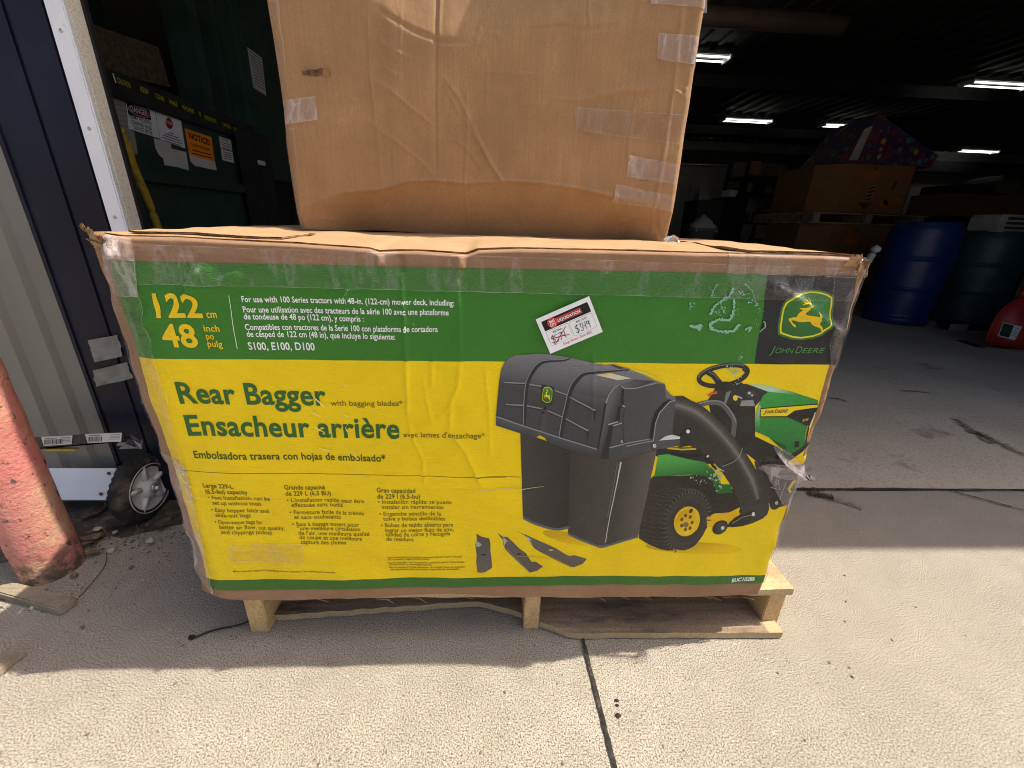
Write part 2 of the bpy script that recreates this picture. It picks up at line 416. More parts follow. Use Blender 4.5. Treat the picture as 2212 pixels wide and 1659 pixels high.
class Ink:
    """collects coloured flat pieces in sheet coordinates (a,b); to3(ab, off) places them"""
    def __init__(s, to_ab, to3, cell=0.004, base=0.0006, step=0.00018):
        s.to_ab, s.to3, s.cell, s.base, s.step = to_ab, to3, cell, base, step
        s.V = []; s.F = []; s.C = []; s.n = 0

    def raw(s, ab, faces, cols, layer):
        P = s.to3(np.asarray(ab, float), s.base + s.step * layer)
        s.V.append(P); s.F += [[s.n + i for i in f] for f in faces]; s.C.append(np.asarray(cols, float)); s.n += len(P)

    def cut(s, ab, faces, cuts=True):
        bm = bmesh.new(); bv = [bm.verts.new((p[0], p[1], 0)) for p in ab]
        for f in faces:
            try: bm.faces.new([bv[i] for i in f])
            except ValueError: pass
        if cuts or any(len(f) > 4 for f in faces):
            bm.normal_update(); bmesh.ops.triangulate(bm, faces=bm.faces[:])
            a = np.asarray(ab)
            for ax in ((0, 1) if cuts else ()):
                k0, k1 = math.ceil(a[:, ax].min() / s.cell), math.floor(a[:, ax].max() / s.cell)
                for k in range(k0, k1 + 1):
                    co = [0, 0, 0]; co[ax] = k * s.cell; no = [0, 0, 0]; no[ax] = 1
                    bmesh.ops.bisect_plane(bm, geom=bm.verts[:] + bm.edges[:] + bm.faces[:], plane_co=co, plane_no=no, dist=1e-7)
            bmesh.ops.triangulate(bm, faces=[f for f in bm.faces if len(f.verts) > 4])
        bm.normal_update(); bm.verts.index_update()
        out = np.array([v.co[:2] for v in bm.verts]); fs = []
        for f in bm.faces:
            ix = [v.index for v in f.verts]; fs.append(ix if f.normal.z > 0 else ix[::-1])
        bm.free(); return out, fs

    def poly(s, pts, c, layer=1, z=None, grad=None, smooth=0, cuts=True):
        """pts in picture pixels (through zoom map z)"""
        if smooth: pts = catmull(pts, smooth, True)
        px = [z(p) if z else p for p in pts]
        ab = np.array([s.to_ab(*p) for p in px])
        v, f = s.cut(ab, [list(range(len(ab)))], cuts)
        if grad:
            (x0, y0, c0), (x1, y1, c1) = grad
            g0 = np.array(s.to_ab(*(z((x0, y0)) if z else (x0, y0)))); g1 = np.array(s.to_ab(*(z((x1, y1)) if z else (x1, y1))))
            t = np.clip(((v - g0) @ (g1 - g0)) / ((g1 - g0) @ (g1 - g0)), 0, 1)[:, None]
            cols = np.array(ink(c0)) * (1 - t) + np.array(ink(c1)) * t
        else: cols = np.tile(ink(c), (len(v), 1))
        s.raw(v, f, cols, layer)

    def stroke(s, pts, w, c, layer=2, z=None, smooth=0, closed=False, c2=None):
        if smooth: pts = catmull(pts, smooth, closed)
        pts = [np.array(p, float) for p in pts]; n = len(pts); ws = w if hasattr(w, '__len__') else None
        L = []; R = []
        for i in range(n):
            a = pts[(i - 1) % n] if closed else pts[max(i - 1, 0)]; b = pts[(i + 1) % n] if closed else pts[min(i + 1, n - 1)]
            d = b - a; d = d / (np.hypot(*d) + 1e-9); nn = np.array([-d[1], d[0]])
            hw = 0.5 * (np.interp(i / (n - 1), np.linspace(0, 1, len(ws)), ws) if ws is not None else w)
            L.append(pts[i] + nn * hw); R.append(pts[i] - nn * hw)
        ab = np.array([s.to_ab(*(z(p) if z else p)) for p in L + R])
        fs = [(i, (i + 1) % n, n + (i + 1) % n, n + i) for i in range(n if closed else n - 1)]
        # orient
        def area(f):
            q = ab[list(f)]; return 0.5 * sum(q[k][0] * q[(k + 1) % 4][1] - q[(k + 1) % 4][0] * q[k][1] for k in range(4))
        fs = [f if area(f) > 0 else f[::-1] for f in fs]
        if not closed or True:
            ab2, fs = s.cut(ab, fs, True)
        s.raw(ab2, fs, np.tile(ink(c), (len(ab2), 1)), layer)

    def text(s, body, p0, p1, cap, c, layer=3, z=None, bold=0.0, shear=0.0, width=True):
        """baseline from p0 to p1 (pixels), capital height in the same pixels"""
        global CAPH
        if CAPH is None: h, _ = glyphs('H'); CAPH = h[:, 1].max()
        v, f = glyphs(body, bold, shear)
        q0 = z(p0) if z else p0; q1 = z(p1) if z else p1; pc = (p0[0], p0[1] - cap); qc = z(pc) if z else pc
        a0 = np.array(s.to_ab(*q0)); a1 = np.array(s.to_ab(*q1)); ac = np.array(s.to_ab(*qc))
        e = a1 - a0; L = np.hypot(*e); e /= L; n = np.array([-e[1], e[0]]); f = [list(t) for t in f]
        if n @ (ac - a0) < 0: n = -n
        hh = abs((ac - a0) @ n) / CAPH
        x0, x1 = v[:, 0].min(), v[:, 0].max(); sx = L / (x1 - x0) if width else hh
        ab = a0 + np.outer((v[:, 0] - x0) * sx, e) + np.outer(v[:, 1] * hh, n)
        if hh * CAPH > 0.0065: ab, f = s.cut(ab, f, True)
        else:
            ab, f = s.cut(ab, f, False)
        s.raw(ab, f, np.tile(ink(c), (len(ab), 1)), layer + 1)

    def build(s, name, mat, parent=None):
        V = np.concatenate(s.V); C = np.concatenate(s.C)
        me = bpy.data.meshes.new(name); me.from_pydata(V.tolist(), [], s.F); me.materials.append(mat)
        at = me.color_attributes.new('ink', 'FLOAT_COLOR', 'CORNER')
        li = np.empty(len(me.loops), dtype=np.int32); me.loops.foreach_get('vertex_index', li)
        c4 = np.ones((len(li), 4), np.float32); c4[:, :3] = C[li]; at.data.foreach_set('color', c4.ravel())
        me.polygons.foreach_set('use_smooth', [True] * len(me.polygons)); me.update()
        o = bpy.data.objects.new(name, me); COL.objects.link(o)
        if parent: put(o, parent)
        return o


def catmull(pts, k, closed=False):
    P = [np.array(p, float) for p in pts]; n = len(P); out = []
    for i in range(n if closed else n - 1):
        a = P[(i - 1) % n] if closed or i > 0 else P[0]; b = P[i]; c = P[(i + 1) % n]
        d = P[(i + 2) % n] if closed or i + 2 < n else P[-1]
        for j in range(k):
            t = j / k
            out.append(0.5 * ((2 * b) + (c - a) * t + (2 * a - 5 * b + 4 * c - d) * t * t + (-a + 3 * b - 3 * c + d) * t ** 3))
    if not closed: out.append(P[-1])
    return out


def seg_ridges(x, z, creases):
    """sum of soft ridges along polylines: (pts, amp, sigma[, side]) ; side adds a step fading on one side"""
    y = np.zeros_like(x)
    for cr in creases:
        pts, amp, sg = cr[:3]; best = np.full(x.shape, 1e9); sd = np.zeros_like(x); along = np.zeros_like(x)
        n = len(pts) - 1
        for i in range(n):
            ax, az = pts[i]; bx, bz = pts[i + 1]; dx, dz = bx - ax, bz - az; L2 = dx * dx + dz * dz
            t = np.clip(((x - ax) * dx + (z - az) * dz) / L2, 0, 1)
            ex, ez = x - ax - t * dx, z - az - t * dz; d = np.hypot(ex, ez); m = d < best
            best = np.where(m, d, best); sd = np.where(m, np.sign(ex * dz - ez * dx), sd); along = np.where(m, (i + t) / n, along)
        wgt = np.clip(np.minimum(along, 1 - along) * 8, 0, 1) * 0.9 + 0.1
        if len(cr) > 3: y += amp * np.where(sd * cr[3] > 0, np.exp(-best / sg), np.exp(-(best / (sg * 0.22)) ** 2)) * wgt
        else: y += amp * np.exp(-(best / sg) ** 2) * wgt
    return y


# ------------------------------------------------------------------ the labelled carton
BX0, BX1, BZ0 = -0.010, 1.204, 0.128        # front face
Z7 = ZM(400, 1000, 1.3827); Z6 = ZM(1700, 1200, 1.4747); ZH = ZM(1860, 1300, 3.16)
ZL = ZM(2850, 1050, 4.74); Z8 = ZM(1700, 1900, 3.16); ZT = ZM(1980, 1080, 6.381)
ZA = ZM(280, 820, 1.813); ZB = ZM(1400, 820, 1.813); ZC = ZM(2500, 860, 2.765)


def FR(x, y): p = ony(x, y, 0.0); return (p[0], p[2])


LIPX = [-0.02, 0.006, 0.041, 0.13, 0.194, 0.30, 0.408, 0.422, 0.45, 0.481, 0.535, 0.557, 0.575, 0.638, 0.73, 0.915, 1.05, 1.15, 1.19, 1.21]
LIPZ = [0.847, 0.845, 0.842, 0.843, 0.841, 0.839, 0.835, 0.831, 0.833, 0.834, 0.832, 0.831, 0.838, 0.842, 0.843, 0.844, 0.845, 0.845, 0.843, 0.840]
lip = lambda x: np.interp(x, LIPX, LIPZ)

z7 = lambda *p: [FR(*Z7(q)) for q in p]
CREASES = [
    (z7((1528, 40), (1545, 260), (1560, 700), (1560, 780)), 0.0042, 0.0045),
    (z7((1822, 20), (1832, 260), (1835, 480)), 0.0055, 0.016, 1),
    (z7((1690, 420), (1685, 640)), 0.0022, 0.004),
    (z7((1835, 480), (1822, 620), (1785, 700), (1780, 860)), 0.0035, 0.005),
    (z7((1640, 540), (1660, 700), (1690, 820)), 0.0018, 0.004),
    (z7((1780, 860), (1860, 960), (1950, 1150)), 0.0035, 0.012, -1),
    (z7((1650, 1150), (1790, 1135), (1950, 1150)), 0.0022, 0.006),
    (z7((1340, 960), (1460, 900), (1560, 860), (1720, 790), (1810, 690)), 0.0022, 0.006),
    (z7((1560, 780), (1590, 900), (1640, 1000), (1650, 1150)), 0.0025, 0.004),
    (z7((1640, 1000), (1760, 990)), 0.0018, 0.005), (z7((1600, 870), (1790, 770)), 0.0018, 0.005),
    (z7((560, 10), (440, 130), (300, 260), (190, 310)), 0.0042, 0.012),
    (z7((500, 0), (420, 110)), 0.005, 0.007), (z7((720, 30), (560, 110), (420, 150)), 0.0040, 0.012),
    (z7((300, 110), (230, 260), (190, 300)), 0.003, 0.011),
    (z7((1960, 500), (1985, 760), (1990, 1000)), 0.0018, 0.004),
    (z7((1245, 60), (1255, 200)), 0.0015, 0.004),
    ([FR(*ZH(p)) for p in ((1120, 60), (1160, 200), (1145, 380), (1150, 560), (1120, 900))], 0.0022, 0.004),
    ([FR(*ZL(p)) for p in ((160, 60), (520, 260), (900, 560), (1240, 800), (1430, 980))], 0.0060, 0.011),
    ([FR(*ZL(p)) for p in ((560, 250), (1080, 520))], 0.003, 0.02),
    ([FR(1870 / 1.0, 700), FR(1835, 720)], 0.003, 0.01),
    ([FR(500, 1190), FR(560, 1188), FR(652, 1196)], 0.0012, 0.004),
    ([FR(1240, 640), FR(1236, 700)], 0.0012, 0.004),
    ([FR(820, 548), FR(822, 575)], 0.006, 0.007), ([FR(866, 550), FR(868, 590)], -0.004, 0.008), ([FR(992, 550), FR(994, 585)], 0.007, 0.008),
    ([FR(1845, 565), FR(1848, 600)], 0.006, 0.005), ([FR(1862, 562), FR(1864, 600)], 0.006, 0.004),
    ([FR(240, 520), FR(262, 560)], 0.010, 0.012), ([FR(205, 520), FR(225, 575)], -0.009, 0.010), ([FR(275, 520), FR(280, 560)], 0.005, 0.006),
]
CREASES = [(c[0], c[1] * 1.15, c[2] * 0.75) + tuple(c[3:]) for c in CREASES]


def dent(x, z):
    """how far (towards +y) the front face lies behind the plane y = 0"""
    x = np.asarray(x, float); z = np.asarray(z, float)
    y = -seg_ridges(x, z, CREASES)
    t = np.clip((0.050 - x) / 0.058, 0, 1); y = y + 0.024 * t ** 1.5                      # crushed left edge folds back
    y += 0.005 * np.clip((0.03 - x) / 0.04, 0, 1) * vnoise(z * 30, x * 30, 3)
    e = np.clip((x - (BX1 - 0.012)) / 0.012, 0, 1); y += 0.012 * (1 - np.sqrt(np.maximum(0, 1 - e ** 2)))   # rounded right edge
    y += 0.004 * np.clip((x - 1.165) / 0.04, 0, 1) * vnoise(z * 26, x * 40, 4)
    k = np.clip((z - (lip(x) - 0.005)) / 0.005, 0, 1); y += 0.0065 * k ** 2
    edge = np.clip(np.minimum((z - 0.13) / 0.05, (0.845 - z) / 0.03), 0, 1)
    y += 0.0040 * vnoise(x * 7 + 3, z * 7, 11) * edge + 0.0016 * vnoise(x * 21, z * 24, 12) + 0.0005 * vnoise(x * 50, z * 90, 14)
    y += 0.004 * np.clip((0.165 - z) / 0.04, 0, 1) * vnoise(x * 6, z * 3, 13)
    return y


def carton_front(x, z, off=0.0):
    return np.stack([x, dent(x, z) - off, z], -1)


carton = empty('labelled_carton', (0.6, 0.32, BZ0), 'wide battered carton with green and yellow mower bagger label on the pallet', 'cardboard box')
CD = 0.66


def build_carton():
    xs = np.concatenate([np.linspace(BX0, 0.06, 24)[:-1], np.linspace(0.06, 1.16, 420)[:-1], np.linspace(1.16, BX1, 24)])
    zs = np.concatenate([np.linspace(0, 0.92, 260)[:-1], np.linspace(0.92, 0.985, 20)[:-1], np.linspace(0.985, 1, 9)])
    X, T = np.meshgrid(xs, zs)
    bot = BZ0 + 0.0035 * vnoise(X * 5, X * 0, 2) + 0.010 * np.exp(-((X - 0.48) / 0.10) ** 2)
    Zz = bot + T * (lip(X) - bot)
    inset = np.clip(np.minimum(np.minimum(X - 0.05, 1.17 - X), np.minimum(Zz - 0.17, 0.79 - Zz)) / 0.01, 0, 1) * 0.003
    P = carton_front(X, Zz); P[..., 1] += inset
    b = MB(); b.grid(P, 1)
    # left, right, top and bottom walls run back from the edge vertices
    for j, sgn in ((0, 1), (-1, -1)):
        col = P[:, j]; n = 14; W = np.zeros((len(zs), n, 3))
        for i in range(n):
            t = i / (n - 1); W[:, i] = col; W[:, i, 1] = col[:, 1] * (1 - t) + t * CD
            W[:, i, 0] += (0.008 if j == 0 else 0.006) * math.sin(t * math.pi) * vnoise(zs * 5, t * 4 + zs * 0, 21 + j) - 0.004 * (1 - abs(1 - 2 * t)) * sgn
        b.grid(W[:, ::-1] if j == 0 else W, 0)
    fb = P[0]; W = np.stack([fb * [1, 0, 1] + [0, CD, 0], fb]); b.grid(W, 0)
    bl = P[:, [-1, 0]].copy(); bl[..., 1] = CD; b.grid(bl, 0)
    o = b.build('carton_body', [M['card'], M['card_red']], carton)
    # top flaps: a slab whose torn front edge lies just behind the front lip
    def flap(x0, x1, y0, yb, nm, lift, th=0.0045, seed=0):
        n = int((x1 - x0) / 0.006); m = 40
        xs = np.linspace(x0, x1, n); ts = np.linspace(0, 1, m)
        Xf, Tf = np.meshgrid(xs, ts)
        y0x = y0 + 0.006 * vnoise(xs * 14, xs * 0 + 3, seed) + 0.003 * vnoise(xs * 60, xs * 0, seed + 1)
        Y = y0x + Tf ** 1.6 * (yb - y0x)
        bx = [-0.30, -0.10, -0.02, 0.02, 0.06, 0.14, 0.18, 0.33, 0.97, 1.03, 1.09, 1.18, 1.25]
        bz = [0.83, 0.842, 0.846, 0.8505, 0.853, 0.8555, 0.850, 0.850, 0.851, 0.8545, 0.8560, 0.853, 0.846]
        zb = np.interp(Xf, bx, bz); zf = lip(Xf) + lift
        k = np.clip(Y / 0.33, 0, 1); k = k * k * (3 - 2 * k)
        Zt = zf * (1 - k) + zb * k + 0.0022 * vnoise(Xf * 11, Y * 14, seed + 2) * np.clip(Y * 8, 0, 1) + 0.0016 * vnoise(Xf * 34, Y * 30, seed + 3) * np.clip(Y * 8, 0, 1)
        Xs = Xf - 0.004
        top = np.stack([Xs, Y, Zt], -1); low = top.copy(); low[..., 2] -= th
        fb = MB(); fb.grid(top, 0); fb.grid(low[:, ::-1], 0)
        mid = 9; W = np.zeros((mid, n, 3))
        for i in range(mid):                                            # the cut edge shows its flutes
            t = i / (mid - 1); W[i] = low[0] * (1 - t) + top[0] * t
            W[i, :, 1] += 0.0035 * (0.15 < t < 0.85) * (0.5 + 0.5 * np.sin(xs * 900 + 2 * np.sin(xs * 50) + (0 if t < 0.5 else math.pi)))
        fb.grid(W, 1)
        for j in (0, -1):
            E = np.stack([low[:, j], top[:, j]]); fb.grid(E if j == 0 else E[::-1], 1)
        return fb.build(nm, [M['card'], M['card_torn']], carton)
    flap(0.012, 1.198, 0.020, CD, 'top_flap', 0.0015, seed=31)
    flap(0.030, 0.262, 0.045, 0.40, 'top_flap', 0.0062, th=0.003, seed=44)
    flap(1.010, 1.192, 0.014, 0.40, 'top_flap', 0.0058, th=0.004, seed=52)
    # top wall under the flaps closes the box
    xs2 = np.linspace(BX0, BX1, 120); tp = np.stack([np.stack([xs2, dent(xs2, lip(xs2)), lip(xs2)], -1), np.stack([xs2, xs2 * 0 + 0.03, lip(xs2) - 0.006], -1), np.stack([xs2, xs2 * 0 + CD, xs2 * 0 + 0.838], -1)])
    MB().grid(tp, 0).build('top_panel', M['card'], carton)


build_carton()

# label sheet ------------------------------------------------------------
LEVELS = [(FR(453, 1275), FR(1651, 1258)), (FR(432.8, 1253), FR(1658, 1240.5)), (FR(300, 774.0), FR(1802.7, 787.7)), (FR(221.6, 563), FR(1853.6, 596.4))]
LXL, LXR = 0.016, 1.188


def on_label(ab, off): return carton_front(ab[:, 0], ab[:, 1], off)


lab = Ink(FR, on_label, 0.0026, 0.0014, 0.00022)


def label_base():
    n = 460; u = np.linspace(0, 1, n)
    bands = [((60, 108, 42), 10), ((240, 205, 2), 186), ((55, 121, 38), 60)]
    for k, (c, m) in enumerate(bands):
        (l0, r0), (l1, r1) = LEVELS[k], LEVELS[k + 1]
        g0 = np.linspace(0, 1, m + 1)
        U, V = np.meshgrid(u, g0)
        def edge(a, bq): return a[1] + (bq[1] - a[1]) * U
        zlo = edge(l0, r0); zhi = edge(l1, r1); Zz = zlo + V * (zhi - zlo)
        Xl = LXL + 0.003 * vnoise(Zz * 16, Zz * 0, 71); Xr = LXR + 0.002 * vnoise(Zz * 20, Zz * 0, 72) + np.interp(Zz, [0.15, 0.5, 0.8], [0.010, 0.003, -0.004])
        Xx = Xl + U * (Xr - Xl)
        idx = np.arange((m + 1) * n).reshape(m + 1, n)
        fs = np.stack([idx[:-1, :-1], idx[:-1, 1:], idx[1:, 1:], idx[1:, :-1]], -1).reshape(-1, 4).tolist()
        ab = np.stack([Xx.ravel(), Zz.ravel()], -1)
        lab.raw(ab, fs, np.tile(ink(c), (len(ab), 1)), 0)


label_base()
G0, G1, YE, WH, BK = (58, 122, 44), (40, 92, 36), (238, 200, 20), (236, 238, 240), (40, 40, 38)
TXG = (48, 100, 46); TXB = (104, 96, 26)
# black corner with the emblem
lab.poly([(1657.5, 592.6), (1853.0, 596.6), (1846, 640), (1822, 730), (1803, 787.0), (1630, 785.6), (1645, 700)], (37, 39, 42), 1)
SH = [(530, 250), (690, 195), (890, 165), (1080, 180), (1230, 225), (1320, 280), (1322, 400), (1300, 600), (1265, 800), (1225, 870), (1150, 945), (1110, 985), (960, 1040), (720, 1072), (560, 1055), (400, 1005), (325, 975), (315, 860), (330, 680), (370, 500), (430, 370)]


def shrink(pts, k, cx=818, cy=618): return [(cx + (x - cx) * k, cy + (y - cy) * k) for x, y in pts]


DEER = [(668, 488), (668, 500), (690, 512), (727, 520), (705, 550), (670, 595), (640, 655), (560, 665), (505, 680), (498, 697), (520, 735), (565, 795), (605, 832), (638, 842), (628, 802), (585, 772), (555, 735), (550, 712), (620, 720), (680, 742), (760, 748), (840, 738), (890, 742), (922, 792), (980, 826), (1040, 845), (1066, 862), (1080, 890), (1095, 917), (1112, 912), (1108, 870), (1095, 830), (1060, 800), (1045, 770), (1055, 720), (1048, 662), (1070, 650), (1070, 625), (1050, 580), (1010, 546), (1004, 555), (1022, 600), (1026, 640), (1000, 645), (920, 630), (830, 622), (795, 610), (778, 590), (790, 560), (815, 510), (838, 470), (862, 477), (886, 466), (915, 432), (870, 440), (856, 432), (862, 390), (854, 345), (826, 302), (820, 312), (836, 362), (832, 392), (812, 382), (795, 350), (752, 322), (748, 332), (775, 358), (785, 382), (765, 388), (735, 384), (702, 362), (700, 372), (715, 395), (690, 410), (668, 430), (700, 424), (740, 412), (790, 405), (820, 415), (830, 440), (815, 458), (760, 468), (700, 482)]


def emblem(k, zz, lay, edge=True):
    f = lambda pts: [k(p) for p in pts]
    lab.poly(f(SH), (62, 122, 56), lay, zz)
    lab.poly(f(shrink(SH, 0.928)), (245, 222, 40), lay + 1, zz)
    lab.poly(f(shrink(SH, 0.868)), (46, 108, 46), lay + 2, zz, grad=(*[(*k(q), c) for q, c in (((600, 900), (46, 104, 46)), ((1000, 300), (62, 130, 66)))],))
    lab.poly(f(DEER), (240, 200, 30), lay + 3, zz)


emblem(lambda p: p, ZL, 2)
# wordmark: small capitals, larger initials, slanted
JG = (86, 138, 78)
lab.text('J', (160, 1300), (250, 1300), 122, JG, 3, ZL, 0.0, 0.25)
lab.text('OHN', (262, 1300), (585, 1299), 92, JG, 3, ZL, 0.0, 0.22)
lab.text('D', (610, 1299), (730, 1299), 118, JG, 3, ZL, 0.0, 0.25)
lab.text('EERE', (735, 1298), (1128, 1297), 92, JG, 3, ZL, 0.0, 0.22)

B = 0.018
TEXTS = [
    ('122', (280, 256), (512, 259), 116, YE, 0.026), ('cm', (532, 261), (584, 262), 38, YE, B), ('48', (309, 410), (490, 412), 112, YE, 0.026),
    ('inch', (517, 331), (597, 333), 32, YE, B), ('po', (527, 372), (568, 373), 32, YE, B), ('pulg', (533, 412), (611, 414), 32, YE, B),
    ('For use with 100 Series tractors with 48-in. (122-cm) mower deck, including:', (709, 181), (1803, 200), 30, WH, B),
    ('Pour une utilisation avec des tracteurs de la série 100 avec une plateforme', (716, 234), (1775, 250), 30, WH, B),
    ('de tondeuse de 48 po (122 cm), y compris :', (721, 270), (1338, 283), 30, WH, B),
    ('Compatibles con tractores de la Serie 100 con plataforma de cortadora', (728, 325), (1718, 337), 30, WH, B),
    ('de césped de 122 cm (48 in), que incluye lo siguiente:', (734, 361), (1500, 374), 30, WH, B),
    ('S100, E100, D100', (742, 428), (1082, 433), 38, WH, B),
    ('Rear Bagger', (384, 706), (1142, 720), 106, TXG, 0.024), ('with bagging blades*', (1162, 722), (1535, 724), 27, TXB, 0.006),
    ('Ensacheur arrière', (426, 872), (1520, 889), 100, TXG, 0.024), ("avec lames d'ensachage*", (1540, 884), (1960, 887), 28, TXB, 0.006),
    ('Embolsadora trasera con hojas de embolsado*', (458, 990), (1447, 1011), 36, (60, 84, 28), B),
    ('Large 229-L', (505, 1142), (664, 1145), 22, TXB, B), ('(6.5-bu) capacity', (516, 1174), (737, 1176), 22, TXB, B),
    ('• Fast installation, can be', (527, 1205), (853, 1208), 20, TXB, 0.006), ('set up without tools', (551, 1233), (806, 1236), 20, TXB, 0.006),
    ('• Easy hopper latch and', (546, 1268), (845, 1272), 20, TXB, 0.006), ('slide-out bags', (570, 1294), (750, 1297), 20, TXB, 0.006),
    ('• Open-weave bags for', (566, 1330), (812, 1333), 20, TXB, 0.006), ('better air flow, cut quality,', (590, 1356), (928, 1361), 20, TXB, 0.006),
    ('and clippings pickup', (599, 1381), (862, 1385), 20, TXB, 0.006),
    ('Grande capacité', (925, 1153), (1133, 1156), 22, TXB, B), ('de 229 L (6,5 BU)', (932, 1184), (1162, 1188), 22, TXB, B),
    ("• L'installation rapide peut être", (939, 1218), (1337, 1222), 20, TXB, 0.006), ('effectuée sans outils', (962, 1243), (1227, 1245), 20, TXB, 0.006),
    ('• Fermeture facile de la trémie', (954, 1279), (1338, 1284), 20, TXB, 0.006), ('et sacs coulissants', (977, 1304), (1215, 1306), 20, TXB, 0.006),
    ('• Sacs à tissage ouvert pour', (968, 1340), (1311, 1343), 20, TXB, 0.006), ('“une meilleure circulation', (992, 1363), (1318, 1366), 20, TXB, 0.006),
    ("de l'air, une meilleure qualité", (998, 1388), (1366, 1391), 20, TXB, 0.006), ('de coupe et une meilleure', (1003, 1411), (1327, 1414), 20, TXB, 0.006),
    ('capture des chutes', (1010, 1434), (1244, 1436), 20, TXB, 0.006),
    ('Gran capacidad', (1402, 1167), (1602, 1170), 22, TXB, B), ('de 229 l (6,5-bu)', (1406, 1197), (1627, 1199), 22, TXB, B),
    ('• Instalación rápida: se puede', (1410, 1224), (1790, 1224), 20, TXB, 0.006), ('instalar sin herramientas', (1430, 1250), (1748, 1251), 20, TXB, 0.006),
    ('• Enganche sencillo de la', (1418, 1285), (1735, 1285), 20, TXB, 0.006), ('tolva y bolsas deslizables', (1437, 1310), (1756, 1310), 20, TXB, 0.006),
    ('• Bolsas de tejido abierto para', (1426, 1344), (1798, 1342), 20, TXB, 0.006), ('lograr un mejor flujo de aire,', (1447, 1369), (1801, 1367), 20, TXB, 0.006),
    ('calidad de corte y recogida', (1450, 1391), (1783, 1388), 20, TXB, 0.006), ('de residuos', (1453, 1415), (1594, 1415), 20, TXB, 0.006),
    ('Minor assembly required / Assemblage mineur nécessaire / Se requiere poco ensamble', (659, 1581), (1190, 1580), 9, TXB, 0.006),
    ('*Special blades not required. Optional high-lift blades included', (1455, 1507), (1842, 1502), 9, TXB, 0.006),
    ('for increased bagging performance.', (1462, 1518), (1677, 1515), 9, TXB, 0.006),
    ('*Lames spéciales non nécessaires. Lames en option à haut levage', (1458, 1537), (1855, 1530), 9, TXB, 0.006),
    ('incluses pour un ensachage optimal.', (1467, 1547), (1688, 1545), 9, TXB, 0.006),
    ('*No se requieren hojas especiales. Se incluyen hojas de elevación', (1463, 1563), (1858, 1557), 9, TXB, 0.006),
    ('alta opcionales para una mejor capacidad de embolsado.', (1472, 1575), (1833, 1569), 9, TXB, 0.006),
]
for body, p0, p1, cap, c, bd in TEXTS: lab.text(body, p0, p1, cap, c, 2, Z7, bd)
lab.text('BUC10286', (1533, 1443), (1660, 1433), 19, WH, 2, Z6, 0.03, 0.15)
lab.stroke([(641, 147), (682, 424)], 3, WH, 2, Z7)
lab.stroke([(290, 1030), (370, 1058), (700, 1066), (1300, 1080), (2070, 1086)], 2.4, (120, 100, 20), 2, Z7)
lab.stroke([(0, 862), (260, 858), (370, 864)], 2.2, (120, 100, 20), 2, Z6)

# ------------------------------------------------------------------ picture printed on the label: bagger and tractor
P = lambda *a, **k: lab.poly(*a, **k)
S = lambda *a, **k: lab.stroke(*a, **k)


def ell(cx, cy, a, b, rot=0, n=40, a0=0, a1=360):
    r = math.radians(rot); out = []
    for i in range(n):
        t = math.radians(a0 + (a1 - a0) * i / (n if a1 - a0 == 360 else n - 1))
        x, y = a * math.cos(t), b * math.sin(t); out.append((cx + x * math.cos(r) - y * math.sin(r), cy + x * math.sin(r) + y * math.cos(r)))
    return out


